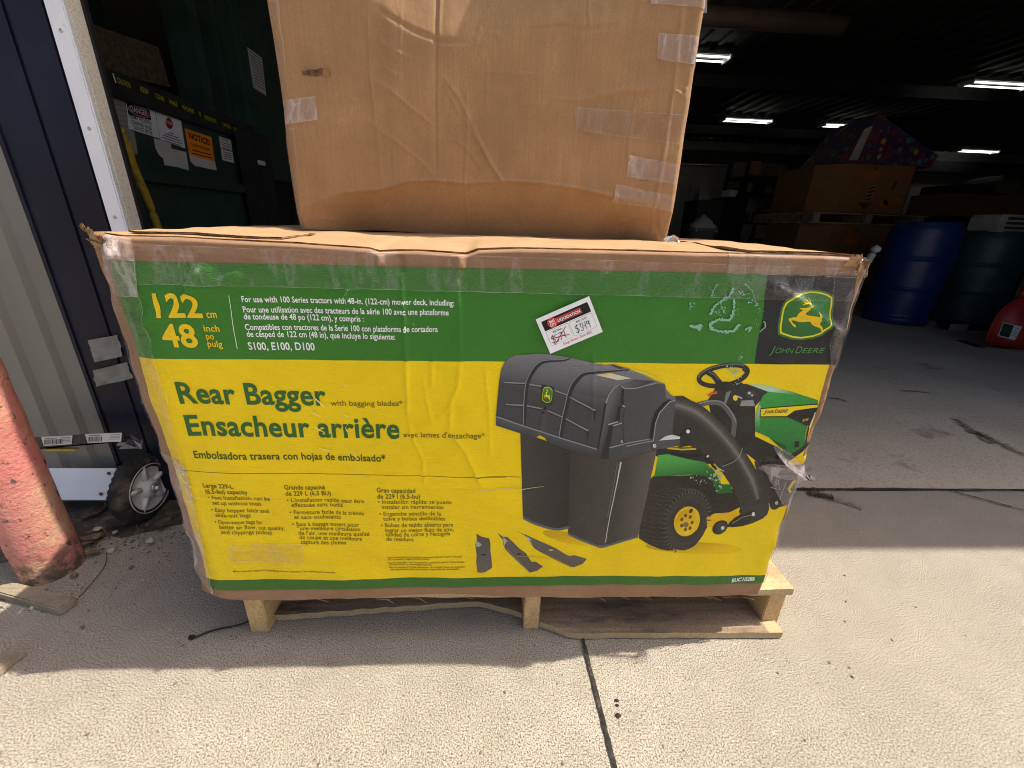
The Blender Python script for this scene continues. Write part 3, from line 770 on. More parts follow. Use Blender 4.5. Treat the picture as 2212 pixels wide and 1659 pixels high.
def picture():
    # soft printed ground shadows
    P(ell(1330, 1258, 270, 32, 3), None, 1, Z6, grad=((1330, 1230, (196, 158, 8)), (1330, 1295, (230, 190, 6))))
    P(ell(640, 1200, 150, 30, 12), None, 1, Z6, grad=((640, 1180, (205, 165, 8)), (640, 1235, (230, 190, 6))))
    # engine body, fender, deck
    P([(1100, 860), (1430, 850), (1470, 930), (1560, 930), (1600, 1060), (1540, 1070), (1430, 1075), (1400, 1060), (1370, 960), (1060, 970)], (42, 40, 37), 1, Z6)
    P([(1090, 705), (1240, 700), (1420, 700), (1480, 790), (1400, 790), (1220, 780), (1120, 750)], (44, 44, 40), 1, Z6)
    P([(1130, 745), (1180, 737), (1300, 765), (1385, 780), (1432, 822), (1465, 872), (1478, 905), (1530, 905), (1540, 950), (1455, 957), (1432, 890), (1385, 857), (1300, 850), (1108, 862)], None, 2, Z6, grad=((1250, 745, (84, 168, 78)), (1250, 865, (32, 104, 44))))
    S([(1180, 705), (1260, 712), (1340, 708)], 9, (205, 180, 40), 2, Z6)
    S([(1200, 735), (1290, 748), (1370, 740)], 16, (30, 30, 29), 2, Z6)
    P([(1400, 440), (1480, 440), (1660, 470), (1665, 640), (1790, 700), (1850, 745), (1700, 800), (1560, 690), (1530, 640), (1420, 520)], (41, 41, 39), 1, Z6)
    P([(1660, 780), (1840, 712), (1858, 765), (1945, 800), (1925, 900), (1880, 1012), (1760, 1045), (1690, 900)], (60, 58, 54), 1, Z6)
    P([(1690, 800), (1800, 770), (1840, 820), (1770, 1000), (1720, 930)], (50, 49, 47), 2, Z6)
    P([(1852, 770), (1955, 742), (1930, 792), (1880, 800), (1850, 792)], YE, 2, Z6)
    S([(1862, 950), (1850, 930), (1875, 890), (1890, 885)], 14, YE, 2, Z6)
    P([(1440, 372), (1500, 345), (1620, 352), (1738, 395), (1660, 472), (1480, 457), (1398, 442)], (50, 49, 47), 2, Z6)
    P([(1500, 395), (1530, 385), (1500, 455), (1490, 452)], (120, 120, 118), 3, Z6)
    P([(1585, 440), (1650, 436), (1660, 470), (1575, 468)], (140, 140, 138), 3, Z6)
    P(ell(1636, 405, 26, 22), (66, 66, 66), 3, Z6); P(ell(1630, 400, 9, 7), (190, 190, 190), 4, Z6); P(ell(1645, 412, 6, 5), (190, 190, 190), 4, Z6)
    P(ell(1552, 425, 13, 15), (235, 200, 40), 3, Z6); S([(1560, 415), (1590, 428)], 6, (200, 195, 185), 3, Z6)
    S([(1400, 413), (1422, 398), (1450, 394)], 15, (226, 100, 40), 2, Z6)
    S(ell(1490, 303, 138, 52, -10, 44), 25, (47, 46, 46), 3, Z6, closed=True)
    S(ell(1490, 297, 140, 52, -10, 24, 185, 330), 6, (112, 112, 112), 4, Z6)
    S([(1398, 282), (1430, 300), (1472, 350)], 32, (47, 46, 46), 3, Z6); S([(1405, 280), (1440, 300), (1462, 325)], 6, (104, 104, 104), 4, Z6)
    P([(1440, 340), (1500, 335), (1600, 345), (1560, 372), (1480, 385)], (42, 42, 42), 3, Z6)
    S([(1600, 268), (1625, 300), (1560, 340)], 18, (52, 52, 52), 3, Z6)
    # bonnet
    P([(1634, 352), (1720, 357), (1880, 398), (2010, 440), (2006, 462), (1850, 486), (1690, 474), (1738, 395)], None, 2, Z6, grad=((1800, 370, (176, 206, 176)), (1820, 440, (58, 146, 66))))
    P([(1668, 505), (1682, 462), (1702, 420), (1738, 394), (1860, 408), (2008, 442), (2000, 505), (1960, 548), (1946, 605), (1936, 692), (1850, 745), (1800, 700), (1740, 645), (1664, 612)], None, 3, Z6, grad=((1800, 400, (58, 150, 62)), (1790, 720, (34, 116, 52))))
    P([(1668, 505), (1682, 462), (1690, 470), (1690, 600), (1664, 612)], None, 4, Z6, grad=((1680, 470, (150, 200, 155)), (1675, 605, (44, 130, 58))))
    P([(1740, 645), (1830, 690), (1850, 742), (1800, 700)], (28, 86, 44), 4, Z6)
    P([(1686, 482), (2008, 458), (2006, 486), (1884, 502), (1838, 532), (1686, 533)], (30, 50, 30), 4, Z6)
    P([(1692, 486), (2006, 464), (2004, 478), (1880, 496), (1834, 526), (1692, 527)], (240, 206, 24), 5, Z6)
    P([(1830, 528), (1884, 500), (2002, 484), (1992, 520), (1966, 572), (1946, 582), (1905, 560)], (34, 36, 35), 5, Z6)
    S([(1985, 500), (1965, 560), (1950, 640), (1938, 700)], 10, (36, 38, 36), 5, Z6); S([(1992, 505), (1962, 590)], 5, (200, 205, 200), 6, Z6)
    P([(1880, 668), (1906, 662), (1906, 696), (1880, 702)], (26, 40, 28), 4, Z6)
    P([(1850, 745), (1930, 690), (1985, 664), (1925, 726), (1860, 772)], (32, 34, 32), 3, Z6)
    for b_, p0, p1, h in (('J', (1705, 512), (1719, 511), 21), ('OHN', (1721, 511), (1762, 509), 16), ('D', (1767, 509), (1782, 508), 20), ('EERE', (1784, 508), (1841, 505), 16)):
        lab.text(b_, p0, p1, h, (52, 56, 20), 6, Z6, 0.012, 0.22)
    lab.text('S140', (1921, 555), (1953, 551), 13, (236, 200, 40), 6, Z6, 0.015, 0.2)
    # grab rail
    S(catmull([(1345, 462), (1415, 450), (1475, 458), (1522, 510), (1545, 555), (1538, 640)], 6), 28, (92, 93, 93), 3, Z6)
    S(catmull([(1350, 455), (1420, 441), (1482, 450), (1530, 505), (1553, 555)], 6), 6, (140, 141, 141), 4, Z6)
    # rear wheel
    P([(1075, 882), (1150, 868), (1250, 898), (1385, 948), (1424, 1010), (1426, 1080), (1390, 1165), (1320, 1232), (1222, 1266), (1165, 1268), (1090, 1240), (1040, 1212), (1024, 1180), (1055, 1000)], (50, 47, 43), 2, Z6, smooth=3)
    P(ell(1290, 1112, 112, 162, 17), (62, 59, 56), 3, Z6)
    P(ell(1290, 1110, 86, 118, 17), (54, 52, 49), 4, Z6)
    for i in range(30):
        a = math.radians(95 + i * 8.6); cx_, cy_ = 1290 + 0, 1112
        ex = lambda k, s_: (cx_ + k * 112 * math.cos(a + s_) * math.cos(0.3) - k * 162 * math.sin(a + s_) * math.sin(0.3), cy_ + k * 112 * math.cos(a + s_) * math.sin(0.3) + k * 162 * math.sin(a + s_) * math.cos(0.3))
        p = ex(0.99, 0); q = ex(1.13, 0.02)
        S([p, q], 7, (88, 84, 78), 4, Z6)
        if 2 < i < 24:
            S([q, (q[0] - 26, q[1] - 6)], 4, (82, 78, 72), 4, Z6)
            S([(q[0] - 44, q[1] - 2), (q[0] - 80, q[1] - 12)], 4, (78, 74, 68), 4, Z6)
            if i < 18: S([(q[0] - 96, q[1] - 14), (q[0] - 125, q[1] - 22)], 4, (74, 70, 64), 4, Z6)
    P(ell(1290, 1110, 69, 86, 20), (228, 188, 18), 5, Z6)
    P(ell(1286, 1112, 56, 74, 20), None, 6, Z6, grad=((1240, 1060, (204, 158, 8)), (1330, 1160, (236, 200, 30))))
    for i in range(7):
        a = i * 0.9; P(ell(1288 + 30 * math.cos(a), 1116 + 40 * math.sin(a), 8, 11, 20), (110, 86, 10), 7, Z6)
    P(ell(1284, 1128, 15, 14), (120, 110, 84), 7, Z6); P(ell(1310, 1050, 8, 14, 30), (40, 38, 32), 7, Z6)
    # mower deck, chute and its gauge wheels
    P([(1398, 1085), (1440, 1065), (1520, 1060), (1582, 1030), (1575, 1070), (1530, 1110), (1510, 1145), (1400, 1140)], (222, 178, 12), 3, Z6)
    P([(1212, 418), (1330, 452), (1440, 528), (1560, 660), (1650, 790), (1722, 930), (1742, 1045), (1712, 1098), (1600, 1140), (1512, 1142), (1560, 1090), (1590, 1056), (1556, 960), (1500, 862), (1400, 745), (1300, 690), (1212, 682)], (55, 53, 50), 4, Z6, smooth=2)
    for wd_, c in ((95, (64, 62, 59)), (62, (78, 76, 73)), (36, (95, 93, 90)), (16, (116, 114, 110))):
        S(catmull([(1222, 462), (1330, 500), (1440, 590), (1555, 725), (1640, 870), (1678, 985)], 5), [wd_ * 0.9, wd_, wd_ * 0.9, wd_ * 0.7, wd_ * 0.8, wd_ * 0.4], c, 5 + (wd_ < 90) + (wd_ < 50) + (wd_ < 30), Z6)
    S(catmull([(1588, 700), (1575, 745), (1540, 780), (1480, 806)], 5), 4, (150, 148, 145), 9, Z6)
    P([(1512, 1145), (1555, 1092), (1640, 1060), (1668, 1066), (1640, 1110), (1590, 1138)], (38, 36, 34), 6, Z6); S([(1540, 1122), (1600, 1085), (1662, 1072)], 5, (130, 128, 126), 7, Z6)
    P(ell(1656, 1070, 9, 12), (215, 215, 215), 8, Z6)
    S([(1396, 742), (1430, 800), (1450, 820)], 14, (40, 40, 38), 9, Z6); S([(1396, 742), (1404, 750)], 14, (200, 200, 198), 10, Z6)
    S([(1448, 806), (1492, 832), (1470, 846), (1440, 824)], 7, (176, 178, 178), 10, Z6)
    P(ell(1474, 1145, 47, 37, -38), (40, 40, 39), 4, Z6); P(ell(1482, 1145, 30, 32, -30), (60, 60, 58), 5, Z6); P(ell(1488, 1148, 10, 11), (205, 206, 206), 6, Z6)
    P(ell(1776, 1010, 30, 37, 20), (42, 42, 40), 4, Z6); P(ell(1782, 1006, 9, 10), (180, 180, 180), 5, Z6)
    S([(1750, 920), (1800, 935), (1790, 880)], 5, (150, 152, 152), 4, Z6); S([(1800, 990), (1835, 890)], 6, (140, 140, 138), 4, Z6)
    # catcher bags
    P([(370, 620), (384, 1080), (440, 1108), (520, 1134), (575, 1146), (645, 1130), (690, 720)], None, 3, Z6, grad=((370, 900, (66, 64, 61)), (660, 900, (46, 45, 43))))
    S(catmull([(386, 1086), (440, 1114), (520, 1140), (580, 1149), (640, 1134)], 4), 14, (92, 96, 102), 4, Z6)
    P([(648, 690), (632, 1166), (700, 1196), (790, 1234), (822, 1240), (1020, 1182), (1122, 715), (880, 755)], None, 4, Z6, grad=((640, 1000, (60, 57, 54)), (1100, 1000, (84, 80, 77))))
    P([(925, 770), (880, 1000), (838, 1226), (870, 1222), (1020, 1182), (1122, 715)], None, 5, Z6, grad=((900, 1000, (66, 63, 60)), (1080, 1000, (92, 88, 84))))
    S([(924, 780), (895, 920), (862, 1080), (838, 1222)], [9, 5, 4, 4], (196, 190, 182), 6, Z6); S([(905, 780), (880, 920), (850, 1080)], 3, (120, 116, 112), 6, Z6)
    S(catmull([(634, 1172), (700, 1203), (790, 1240), (825, 1246), (900, 1222), (1020, 1188)], 4), 14, (98, 101, 106), 6, Z6)
    for k in range(9): S([(650 + k * 18, 1178 + k * 7), (654 + k * 18, 1188 + k * 7)], 3, (60, 62, 66), 7, Z6); S([(850 + k * 18, 1238 - k * 5.4), (854 + k * 18, 1228 - k * 5.4)], 3, (62, 64, 68), 7, Z6)
    # hopper lid
    P([(0, 810), (14, 640), (38, 400), (58, 275), (95, 192), (150, 132), (240, 97), (380, 92), (500, 78), (640, 88), (880, 128), (1280, 214), (1380, 205), (1578, 262), (1750, 330), (1870, 395), (1992, 434), (2010, 500), (2060, 560), (2122, 600), (2112, 750), (2085, 830), (2080, 1030), (2182, 1064), (2180, 1160), (1840, 1220), (1650, 1250), (1330, 1325), (1245, 1305), (1170, 1320), (620, 1125), (570, 1065), (515, 1040), (465, 1072), (0, 920)], None, 5, ZH, grad=((700, 90, (128, 128, 134)), (560, 560, (66, 68, 71))))
    P([(1040, 330), (1400, 290), (1600, 300), (1880, 400), (1640, 495), (1520, 490), (1400, 430), (1310, 620), (900, 540), (930, 420)], None, 6, ZH, grad=((1250, 300, (118, 118, 124)), (1180, 620, (66, 68, 71))))
    P([(1500, 455), (1640, 495), (1890, 430), (1990, 440), (2008, 600), (2115, 630), (2080, 1030), (2180, 1064), (2180, 1160), (1840, 1220), (1330, 1325), (1245, 1300), (1300, 900), (1310, 640), (1360, 520), (1460, 440)], None, 6, ZH, grad=((1480, 800, (72, 74, 76)), (2000, 800, (80, 82, 84))))
    P([(1480, 450), (1640, 385), (1880, 405), (1640, 494), (1520, 492)], None, 7, ZH, grad=((1500, 440, (96, 96, 100)), (1800, 440, (62, 63, 66))))
    P([(1312, 640), (1340, 548), (1460, 442), (1500, 490), (1492, 640), (1445, 720), (1432, 880), (1342, 925), (1332, 1322), (1196, 1312), (1230, 1080), (1272, 800)], None, 7, ZH, grad=((1300, 800, (92, 93, 95)), (1440, 830, (44, 44, 44))))
    P([(1340, 925), (1385, 940), (1335, 1240), (1330, 1322), (1240, 1310)], (44, 45, 46), 8, ZH)
    S([(1295, 660), (1330, 570), (1400, 480), (1465, 440)], [16, 10, 10, 12], (150, 152, 156), 9, ZH); S([(1295, 660), (1270, 850), (1205, 1200)], [16, 12, 10], (38, 39, 40), 9, ZH)
    S([(1475, 455), (1520, 492), (1640, 494), (1890, 428)], 12, (140, 142, 146), 8, ZH)
    S([(1500, 500), (1492, 640), (1500, 690)], 26, (36, 36, 37), 8, ZH); S([(1500, 690), (1455, 720), (1445, 870)], 34, (40, 40, 40), 8, ZH)
    S([(1326, 915), (1440, 880)], 14, (165, 166, 168), 9, ZH); S([(1385, 930), (1490, 895)], 12, (165, 166, 168), 9, ZH); S([(1490, 690), (1525, 705)], 14, (170, 171, 173), 9, ZH)
    S([(1522, 705), (1498, 900), (1510, 1130)], 7, (52, 53, 55), 8, ZH); P(ell(1485, 1115, 15, 18), (150, 152, 154), 9, ZH)
    S([(1335, 1185), (1515, 1145)], 16, (140, 142, 145), 9, ZH); S([(1518, 1142), (1810, 1090)], 12, (150, 152, 155), 9, ZH); S([(1540, 1172), (1860, 1105)], 12, (140, 142, 145), 9, ZH)
    S([(1860, 1105), (1885, 900), (1930, 770), (2045, 640), (2110, 622)], [10, 10, 12, 12, 12], (150, 152, 155), 9, ZH)
    S([(1830, 1080), (1855, 900), (1900, 770), (1990, 660), (2060, 625)], [36, 40, 44, 40, 30], (36, 36, 37), 8, ZH)
    P([(1925, 1102), (2000, 1050), (2080, 1030), (2172, 1055), (2165, 1080)], (210, 212, 214), 9, ZH); P(ell(1872, 1165, 20, 22), (225, 226, 226), 9, ZH); P(ell(1876, 1166, 8, 9), (60, 60, 60), 10, ZH)
    S([(1840, 1150), (1842, 1218)], 6, (40, 40, 40), 9, ZH)
    P([(2160, 1064), (2222, 965), (2300, 955), (2290, 1140), (2180, 1168)], (44, 45, 46), 8, ZH); P(ell(2262, 990, 22, 24), (225, 226, 226), 9, ZH)
    # ribs over the lid
    r1 = [(880, 135), (800, 162), (640, 168), (540, 190), (450, 270), (385, 390), (358, 520), (345, 700), (338, 930)]
    r2 = [(1575, 268), (1400, 285), (1180, 296), (1040, 320), (950, 400), (890, 500), (850, 640), (805, 850), (768, 1075)]
    S(catmull(r1, 4), [10, 14, 24, 32, 40, 40, 34, 30, 26], (46, 47, 49), 8, ZH); S(catmull([(p[0] - 18, p[1] - 14) for p in r1], 4), 9, (136, 138, 143), 9, ZH)
    S(catmull(r2, 4), [8, 14, 24, 34, 46, 44, 40, 34, 28], (46, 47, 49), 8, ZH); S(catmull([(p[0] - 24, p[1] - 14) for p in r2], 4), 10, (132, 134, 139), 9, ZH)
    for a, b in (((100, 420), (345, 425)), ((115, 675), (328, 685)), ((378, 435), (535, 460)), ((690, 510), (835, 565)), ((868, 588), (1172, 745)), ((362, 690), (545, 728)), ((600, 745), (782, 825)), ((822, 845), (1092, 990))):
        S([a, b], 15, (136, 139, 144), 8, ZH); S([(a[0], a[1] + 14), (b[0], b[1] + 14)], 7, (40, 41, 43), 8, ZH)
    S([(1168, 750), (1160, 880)], [20, 6], (36, 37, 38), 8, ZH); S([(1085, 990), (1080, 1115)], [20, 6], (36, 37, 38), 8, ZH)
    P([(0, 815), (340, 935), (765, 1075), (1192, 1200), (1172, 1320), (620, 1125), (570, 1065), (515, 1040), (465, 1072), (0, 920)], None, 8, ZH, grad=((500, 960, (84, 86, 91)), (450, 1080, (60, 62, 65))))
    S([(5, 815), (340, 932), (765, 1072), (1192, 1203)], 14, (134, 136, 142), 9, ZH)
    P([(545, 700), (612, 715), (585, 1000), (520, 985)], (72, 74, 77), 9, ZH); P(ell(578, 722, 14, 16), (28, 28, 29), 10, ZH); P(ell(560, 772, 14, 16), (28, 28, 29), 10, ZH)
    P([(1168, 325), (1350, 306), (1602, 370), (1440, 392)], (206, 202, 178), 9, ZH); P([(1200, 328), (1340, 314), (1380, 324), (1240, 342)], (226, 196, 60), 10, ZH)
    S([(880, 245), (1275, 216)], 13, (126, 128, 133), 8, ZH); P([(1350, 215), (1385, 206), (1578, 262), (1560, 290), (1520, 285)], (72, 74, 77), 9, ZH)
    P([(540, 440), (690, 480), (660, 690), (525, 650)], (50, 52, 54), 9, ZH)
    emblem(lambda p: (604 + (p[0] - 818) * 0.128 + (p[1] - 618) * 0.0, 560 + (p[1] - 618) * 0.222 + (p[0] - 818) * 0.03), ZH, 10)
    S(catmull([(1590, 275), (1740, 305), (1860, 350), (1935, 400)], 5), [26, 34, 30, 14], (226, 206, 60), 4, ZH)
    # three blades
    P([(275, 300), (335, 340), (425, 362), (440, 430), (440, 520), (452, 600), (460, 720), (380, 765), (320, 775), (285, 765), (272, 640), (278, 560), (262, 440), (282, 370)], None, 2, Z8, grad=((350, 330, (86, 82, 78)), (350, 770, (104, 94, 90))))
    P([(275, 390), (300, 400), (340, 440), (300, 462), (270, 455)], (168, 164, 160), 3, Z8)
    P([(518, 298), (585, 345), (640, 348), (780, 480), (860, 540), (915, 630), (930, 645), (975, 640), (1062, 702), (990, 755), (905, 778), (780, 660), (620, 500), (592, 440), (590, 390)], None, 2, Z8, grad=((600, 360, (96, 92, 90)), (950, 740, (92, 84, 80))))
    P([(590, 350), (655, 410), (630, 400), (600, 460), (595, 400)], (176, 172, 168), 3, Z8); S([(640, 490), (780, 640), (880, 740)], 5, (150, 146, 142), 3, Z8)
    P([(752, 274), (830, 312), (860, 318), (1080, 420), (1200, 470), (1330, 550), (1370, 572), (1430, 562), (1580, 614), (1530, 670), (1420, 715), (1180, 590), (950, 470), (905, 400), (870, 345)], None, 2, Z8, grad=((850, 330, (96, 92, 90)), (1450, 690, (98, 92, 88))))
    P([(830, 315), (940, 378), (900, 372), (940, 440), (890, 380)], (180, 176, 172), 3, Z8); S([(960, 475), (1180, 600), (1400, 712)], 6, (60, 58, 56), 3, Z8); P(ell(1155, 495, 28, 8), (220, 190, 30), 3, Z8); P(ell(775, 545, 26, 10), (40, 38, 36), 3, Z8); P(ell(360, 555, 28, 10), (40, 38, 36), 3, Z8)
    S([(740, 580), (860, 575), (1000, 582), (1120, 594)], 4, (176, 150, 60), 4, Z8)
    # rubbed and torn paper
    rr = random.Random(3)
    def scuff(zz, x0, y0, x1, y1, n, w, c, l=12):
        for _ in range(n):
            t = rr.random(); x = x0 + (x1 - x0) * t + rr.gauss(0, w); y = y0 + (y1 - y0) * t + rr.gauss(0, w)
            s_ = rr.uniform(0.25, 1) * w; a = rr.uniform(0, 3)
            P(ell(x, y, s_ * rr.uniform(0.3, 0.9), s_ * rr.uniform(0.15, 0.5), math.degrees(a), 7), c, l, zz, cuts=False)
    PG = (140, 188, 164)
    ZD = ZM(2500, 800, 1.508)
    def rub(pts, w):                                                  # broken, crumbling line of lifted print
        for (x, y) in catmull(pts, 14):
            for _ in range(3):
                if rr.random() < 0.72: P(ell(x + rr.gauss(0, w * 0.35), y + rr.gauss(0, w * 0.35), w * rr.uniform(0.25, 0.75), w * rr.uniform(0.15, 0.4), rr.uniform(0, 180), 7), PG, 12, ZD, cuts=False)
    rub([(372, 425), (345, 470), (270, 520), (245, 570)], 10); rub([(378, 490), (370, 560), (345, 600), (290, 600), (245, 620), (250, 650), (310, 668), (370, 662), (402, 630)], 11)
    rub([(280, 400), (255, 440), (250, 470)], 5); rub([(440, 400), (480, 440), (500, 520)], 6); rub([(330, 470), (300, 500), (320, 560)], 6)
    rub([(130, 634), (160, 640), (186, 630), (180, 652)], 11); rub([(440, 655), (470, 644), (462, 662)], 9); rub([(545, 610), (552, 640), (525, 668)], 5)
    for q in ((240, 410, 262, 470, 14, 6), (330, 540, 250, 570, 30, 9), (420, 440, 480, 500, 26, 12), (400, 480, 400, 580, 14, 6), (150, 490, 120, 540, 20, 9), (500, 480, 520, 560, 16, 8), (470, 590, 520, 640, 12, 6), (420, 790, 400, 830, 14, 8), (340, 870, 400, 900, 26, 14), (400, 920, 380, 960, 14, 8)): scuff(ZD, *q, PG)
    PY = (236, 224, 150)
    scuff(Z7, 372, 1010, 440, 1230, 130, 14, PY); scuff(Z7, 320, 640, 330, 720, 14, 6, PY); scuff(Z7, 480, 1380, 490, 1460, 12, 6, PY)
    for a, b in (((1060, 660), (1140, 735)), ((1055, 745), (1110, 775)), ((1225, 765), (1258, 775)), ((1080, 830), (1130, 855)), ((1095, 940), (1170, 955)), ((1225, 610), (1260, 612)), ((1335, 1095), (1350, 1085)), ((1285, 950), (1300, 1000)), ((1240, 830), (1255, 860))):
        S([a, ((a[0] + b[0]) / 2, (a[1] + b[1]) / 2 + 3), b], [2, 7, 2], (238, 226, 140), 12, Z7)
    scuff(Z6, 1290, 850, 1400, 900, 26, 9, (170, 176, 170)); scuff(Z6, 1420, 830, 1470, 910, 40, 14, (150, 170, 150)); scuff(Z6, 1240, 1050, 1340, 1000, 16, 6, (130, 126, 120)); scuff(Z6, 1300, 1280, 1420, 1345, 8, 5, PY)
    S([(0, 930), (200, 930), (300, 925), (380, 928), (430, 920), (500, 912)], [1, 3, 5, 4, 3, 1], (200, 190, 150), 12, Z6)
    scuff(Z7, 1250, 60, 1252, 320, 40, 5, (160, 205, 180)); scuff(Z7, 40, 40, 160, 330, 40, 14, (96, 136, 104))
    S([(1590, 290), (1600, 300)], 3, PG, 12, Z7)


picture()
lab.build('label', M['ink'], carton)

# ------------------------------------------------------------------ clear tape on the carton (parts)
def tape_patch(corners, name='packing_tape', mat=None, off=0.0034, nx=None, wob=0.0012, surf=carton_front, parent=carton, edge=0.0015, seed=0):
    """corners: TL, TR, BR, BL in sheet coordinates"""
    tl, tr, br, bl = [np.array(c, float) for c in corners]
    W = max(np.hypot(*(tr - tl)), np.hypot(*(br - bl))); H = max(np.hypot(*(bl - tl)), np.hypot(*(br - tr)))
    nu, nv = max(4, int(W / 0.004)), max(4, int(H / 0.004))
    ul = np.concatenate([[0, 0.0011 / W], np.linspace(0.0035 / W, 1 - 0.0035 / W, nu), [1 - 0.0011 / W, 1]]); vl = np.concatenate([[0, 0.0011 / H], np.linspace(0.0035 / H, 1 - 0.0035 / H, nv), [1 - 0.0011 / H, 1]])
    U, V = np.meshgrid(ul, vl)
    ab = (tl * ((1 - U) * (1 - V))[..., None] + tr * (U * (1 - V))[..., None] + br * (U * V)[..., None] + bl * ((1 - U) * V)[..., None])
    a, b = ab[..., 0].copy(), ab[..., 1].copy()
    if surf is carton_front: a = np.clip(a, BX0 + 0.0015, BX1 - 0.0015)
    a += edge * vnoise(b * 60, a * 60, seed); b += edge * vnoise(a * 60, b * 60, seed + 1) * 0.5
    Pp = surf(a, b, off); Pp[..., 1] -= np.maximum(0, wob * vnoise(a * 60 + b * 25, b * 50, seed + 2)) 
    o = MB().grid(Pp[::-1], 0).build(name, mat or M['tape'], parent)
    eg = np.zeros(U.shape, np.float32); eg[[0, -1], :] = 1; eg[:, [0, -1]] = 1; eg *= np.clip(0.65 + 0.8 * vnoise(a * 70, b * 70, seed + 3), 0, 1)
    c4 = np.ones((U.size, 4), np.float32); c4[:, :3] = eg[::-1].reshape(-1, 1); at = o.data.color_attributes.new('edge', 'FLOAT_COLOR', 'POINT'); at.data.foreach_set('color', c4.ravel()); return o


tape_patch([FR(292, 527), FR(1840, 580), FR(1862, 651), FR(298, 612)], seed=1)
tape_patch([FR(196, 520), FR(300, 540), FR(305, 640), FR(232, 640)], mat=M['tape2'], off=0.0048, seed=5, wob=0.004)
tape_patch([FR(210, 600), FR(300, 612), FR(395, 1010), FR(318, 1010)], seed=9, off=0.0042)
tape_patch([FR(330, 985), FR(402, 1005), FR(460, 1285), FR(408, 1262)], mat=M['tape2'], seed=13, off=0.0042, wob=0.003)
tape_patch([FR(1736, 985), FR(1764, 985), FR(1664, 1272), FR(1640, 1268)], seed=17, off=0.0042)
tape_patch([FR(1640, 1000), FR(1752, 1000), FR(1740, 1068), FR(1690, 1092)], mat=M['tape2'], seed=21, off=0.0048, wob=0.005)
tape_patch([FR(1800, 590), FR(1872, 580), FR(1820, 800), FR(1790, 790)], seed=25, off=0.0040)
tape_patch([FR(496, 1176), FR(655, 1172), FR(656, 1216), FR(500, 1212)], seed=29, off=0.0036)
tape_patch([FR(215, 505), FR(292, 516), FR(300, 563), FR(240, 556)], mat=M['tape2'], off=0.006, seed=33, wob=0.005)
tape_patch([FR(1575, 545), FR(1870, 556), FR(1866, 600), FR(1570, 590)], off=0.0042, seed=37)


def loose_tape():
    """the torn tape end that stands away from the right edge"""
    b = MB()
    base = [FR(1650, 1000), FR(1690, 985), FR(1720, 1000), FR(1748, 1026)]
    for j, (c0, c1, k) in enumerate((((1636, 1006), (1750, 1027), 0.020), ((1668, 960), (1742, 1030), 0.028), ((1690, 990), (1752, 1030), 0.016))):
        p, q = np.array(FR(*c0)), np.array(FR(*c1)); n = 14; R = []
        d = (q - p) / np.hypot(*(q - p)); nn = np.array([-d[1], d[0]])
        for i in range(n):
            t = i / (n - 1); w = 0.010 * math.sin(math.pi * min(1, t * 1.15 + 0.05)) + 0.001; c = p + (q - p) * t; row = []
            for s_ in (-1, -0.3, 0.3, 1):
                x, z = c + nn * w * s_; row.append((x, float(dent(x, z)) - 0.005 - k * t * (0.3 + 0.7 * abs(s_ - 0.4 * j)), z))
            R.append(row)
        b.grid(np.array(R), 0)
    b.build('loose_tape', M['tape2'], carton, False)


loose_tape()

def torn_corner(cx, cz, sx, seed, n=7):
    """crumpled, delaminated plies standing off an upper corner"""
    r_ = random.Random(seed)
    for k in range(n):
        w, h = r_.uniform(0.010, 0.026), r_.uniform(0.012, 0.030); a0 = r_.uniform(-0.7, 0.7); bend = r_.uniform(0.5, 1.6); x0 = cx + sx * r_.uniform(0.0, 0.030); z0 = cz - r_.uniform(0.004, 0.020)
        U, V = np.meshgrid(np.linspace(-0.5, 0.5, 7), np.linspace(0, 1, 8))
        jag = 1 + 0.25 * vnoise(U * 9, U * 0 + k, seed); out = 0.004 + 0.010 * np.sin(V * bend) * r_.uniform(0.4, 1.0)
        X = x0 + U * w * (1 - 0.25 * V) + math.sin(a0) * V * h * 0.6; Z = z0 + V * h * jag * math.cos(a0 * 0.6) - 0.35 * h * V ** 2; Y = dent(np.clip(X, BX0, BX1), np.minimum(Z, 0.84)) - out - 0.002 * vnoise(U * 6, V * 6, seed + k)
        MB().grid(np.stack([X, Y, Z], -1), 0).build('torn_ply', M['card'] if k % 3 else M['card_torn'], carton)


torn_corner(-0.004, 0.842, 1, 5, 4)
torn_corner(1.186, 0.838, -1, 12, 3)

# ------------------------------------------------------------------ price card
tagc = FR(*ZT((968, 860)))
card = Ink(FR, lambda ab, off: np.stack([ab[:, 0], -0.0082 - off + 0 * ab[:, 0], ab[:, 1]], -1), 0.01, 0.0, 0.00012)
Q = lambda pts, c, l=1: card.poly(pts, c, l, ZT, cuts=False)
Q([(172, 728), (1437, 176), (1762, 1022), (520, 1540)], (234, 236, 246), 0)
eX = np.array((1437 - 172, 176 - 728)) / 1380.0; eY = np.array((520 - 172, 1540 - 728)) / 883.0


def TL_(x, y): p = np.array((172, 728)) + eX * x + eY * y; return (p[0], p[1])


def rrect(x0, y0, x1, y1, r=28):
    out = []
    for cx_, cy_, a0 in ((x1 - r, y1 - r, 0), (x0 + r, y1 - r, 90), (x0 + r, y0 + r, 180), (x1 - r, y0 + r, 270)):
        for k in range(5):
            a = math.radians(a0 + k * 22.5); out.append(TL_(cx_ + r * math.cos(a), cy_ + r * math.sin(a)))
    return out


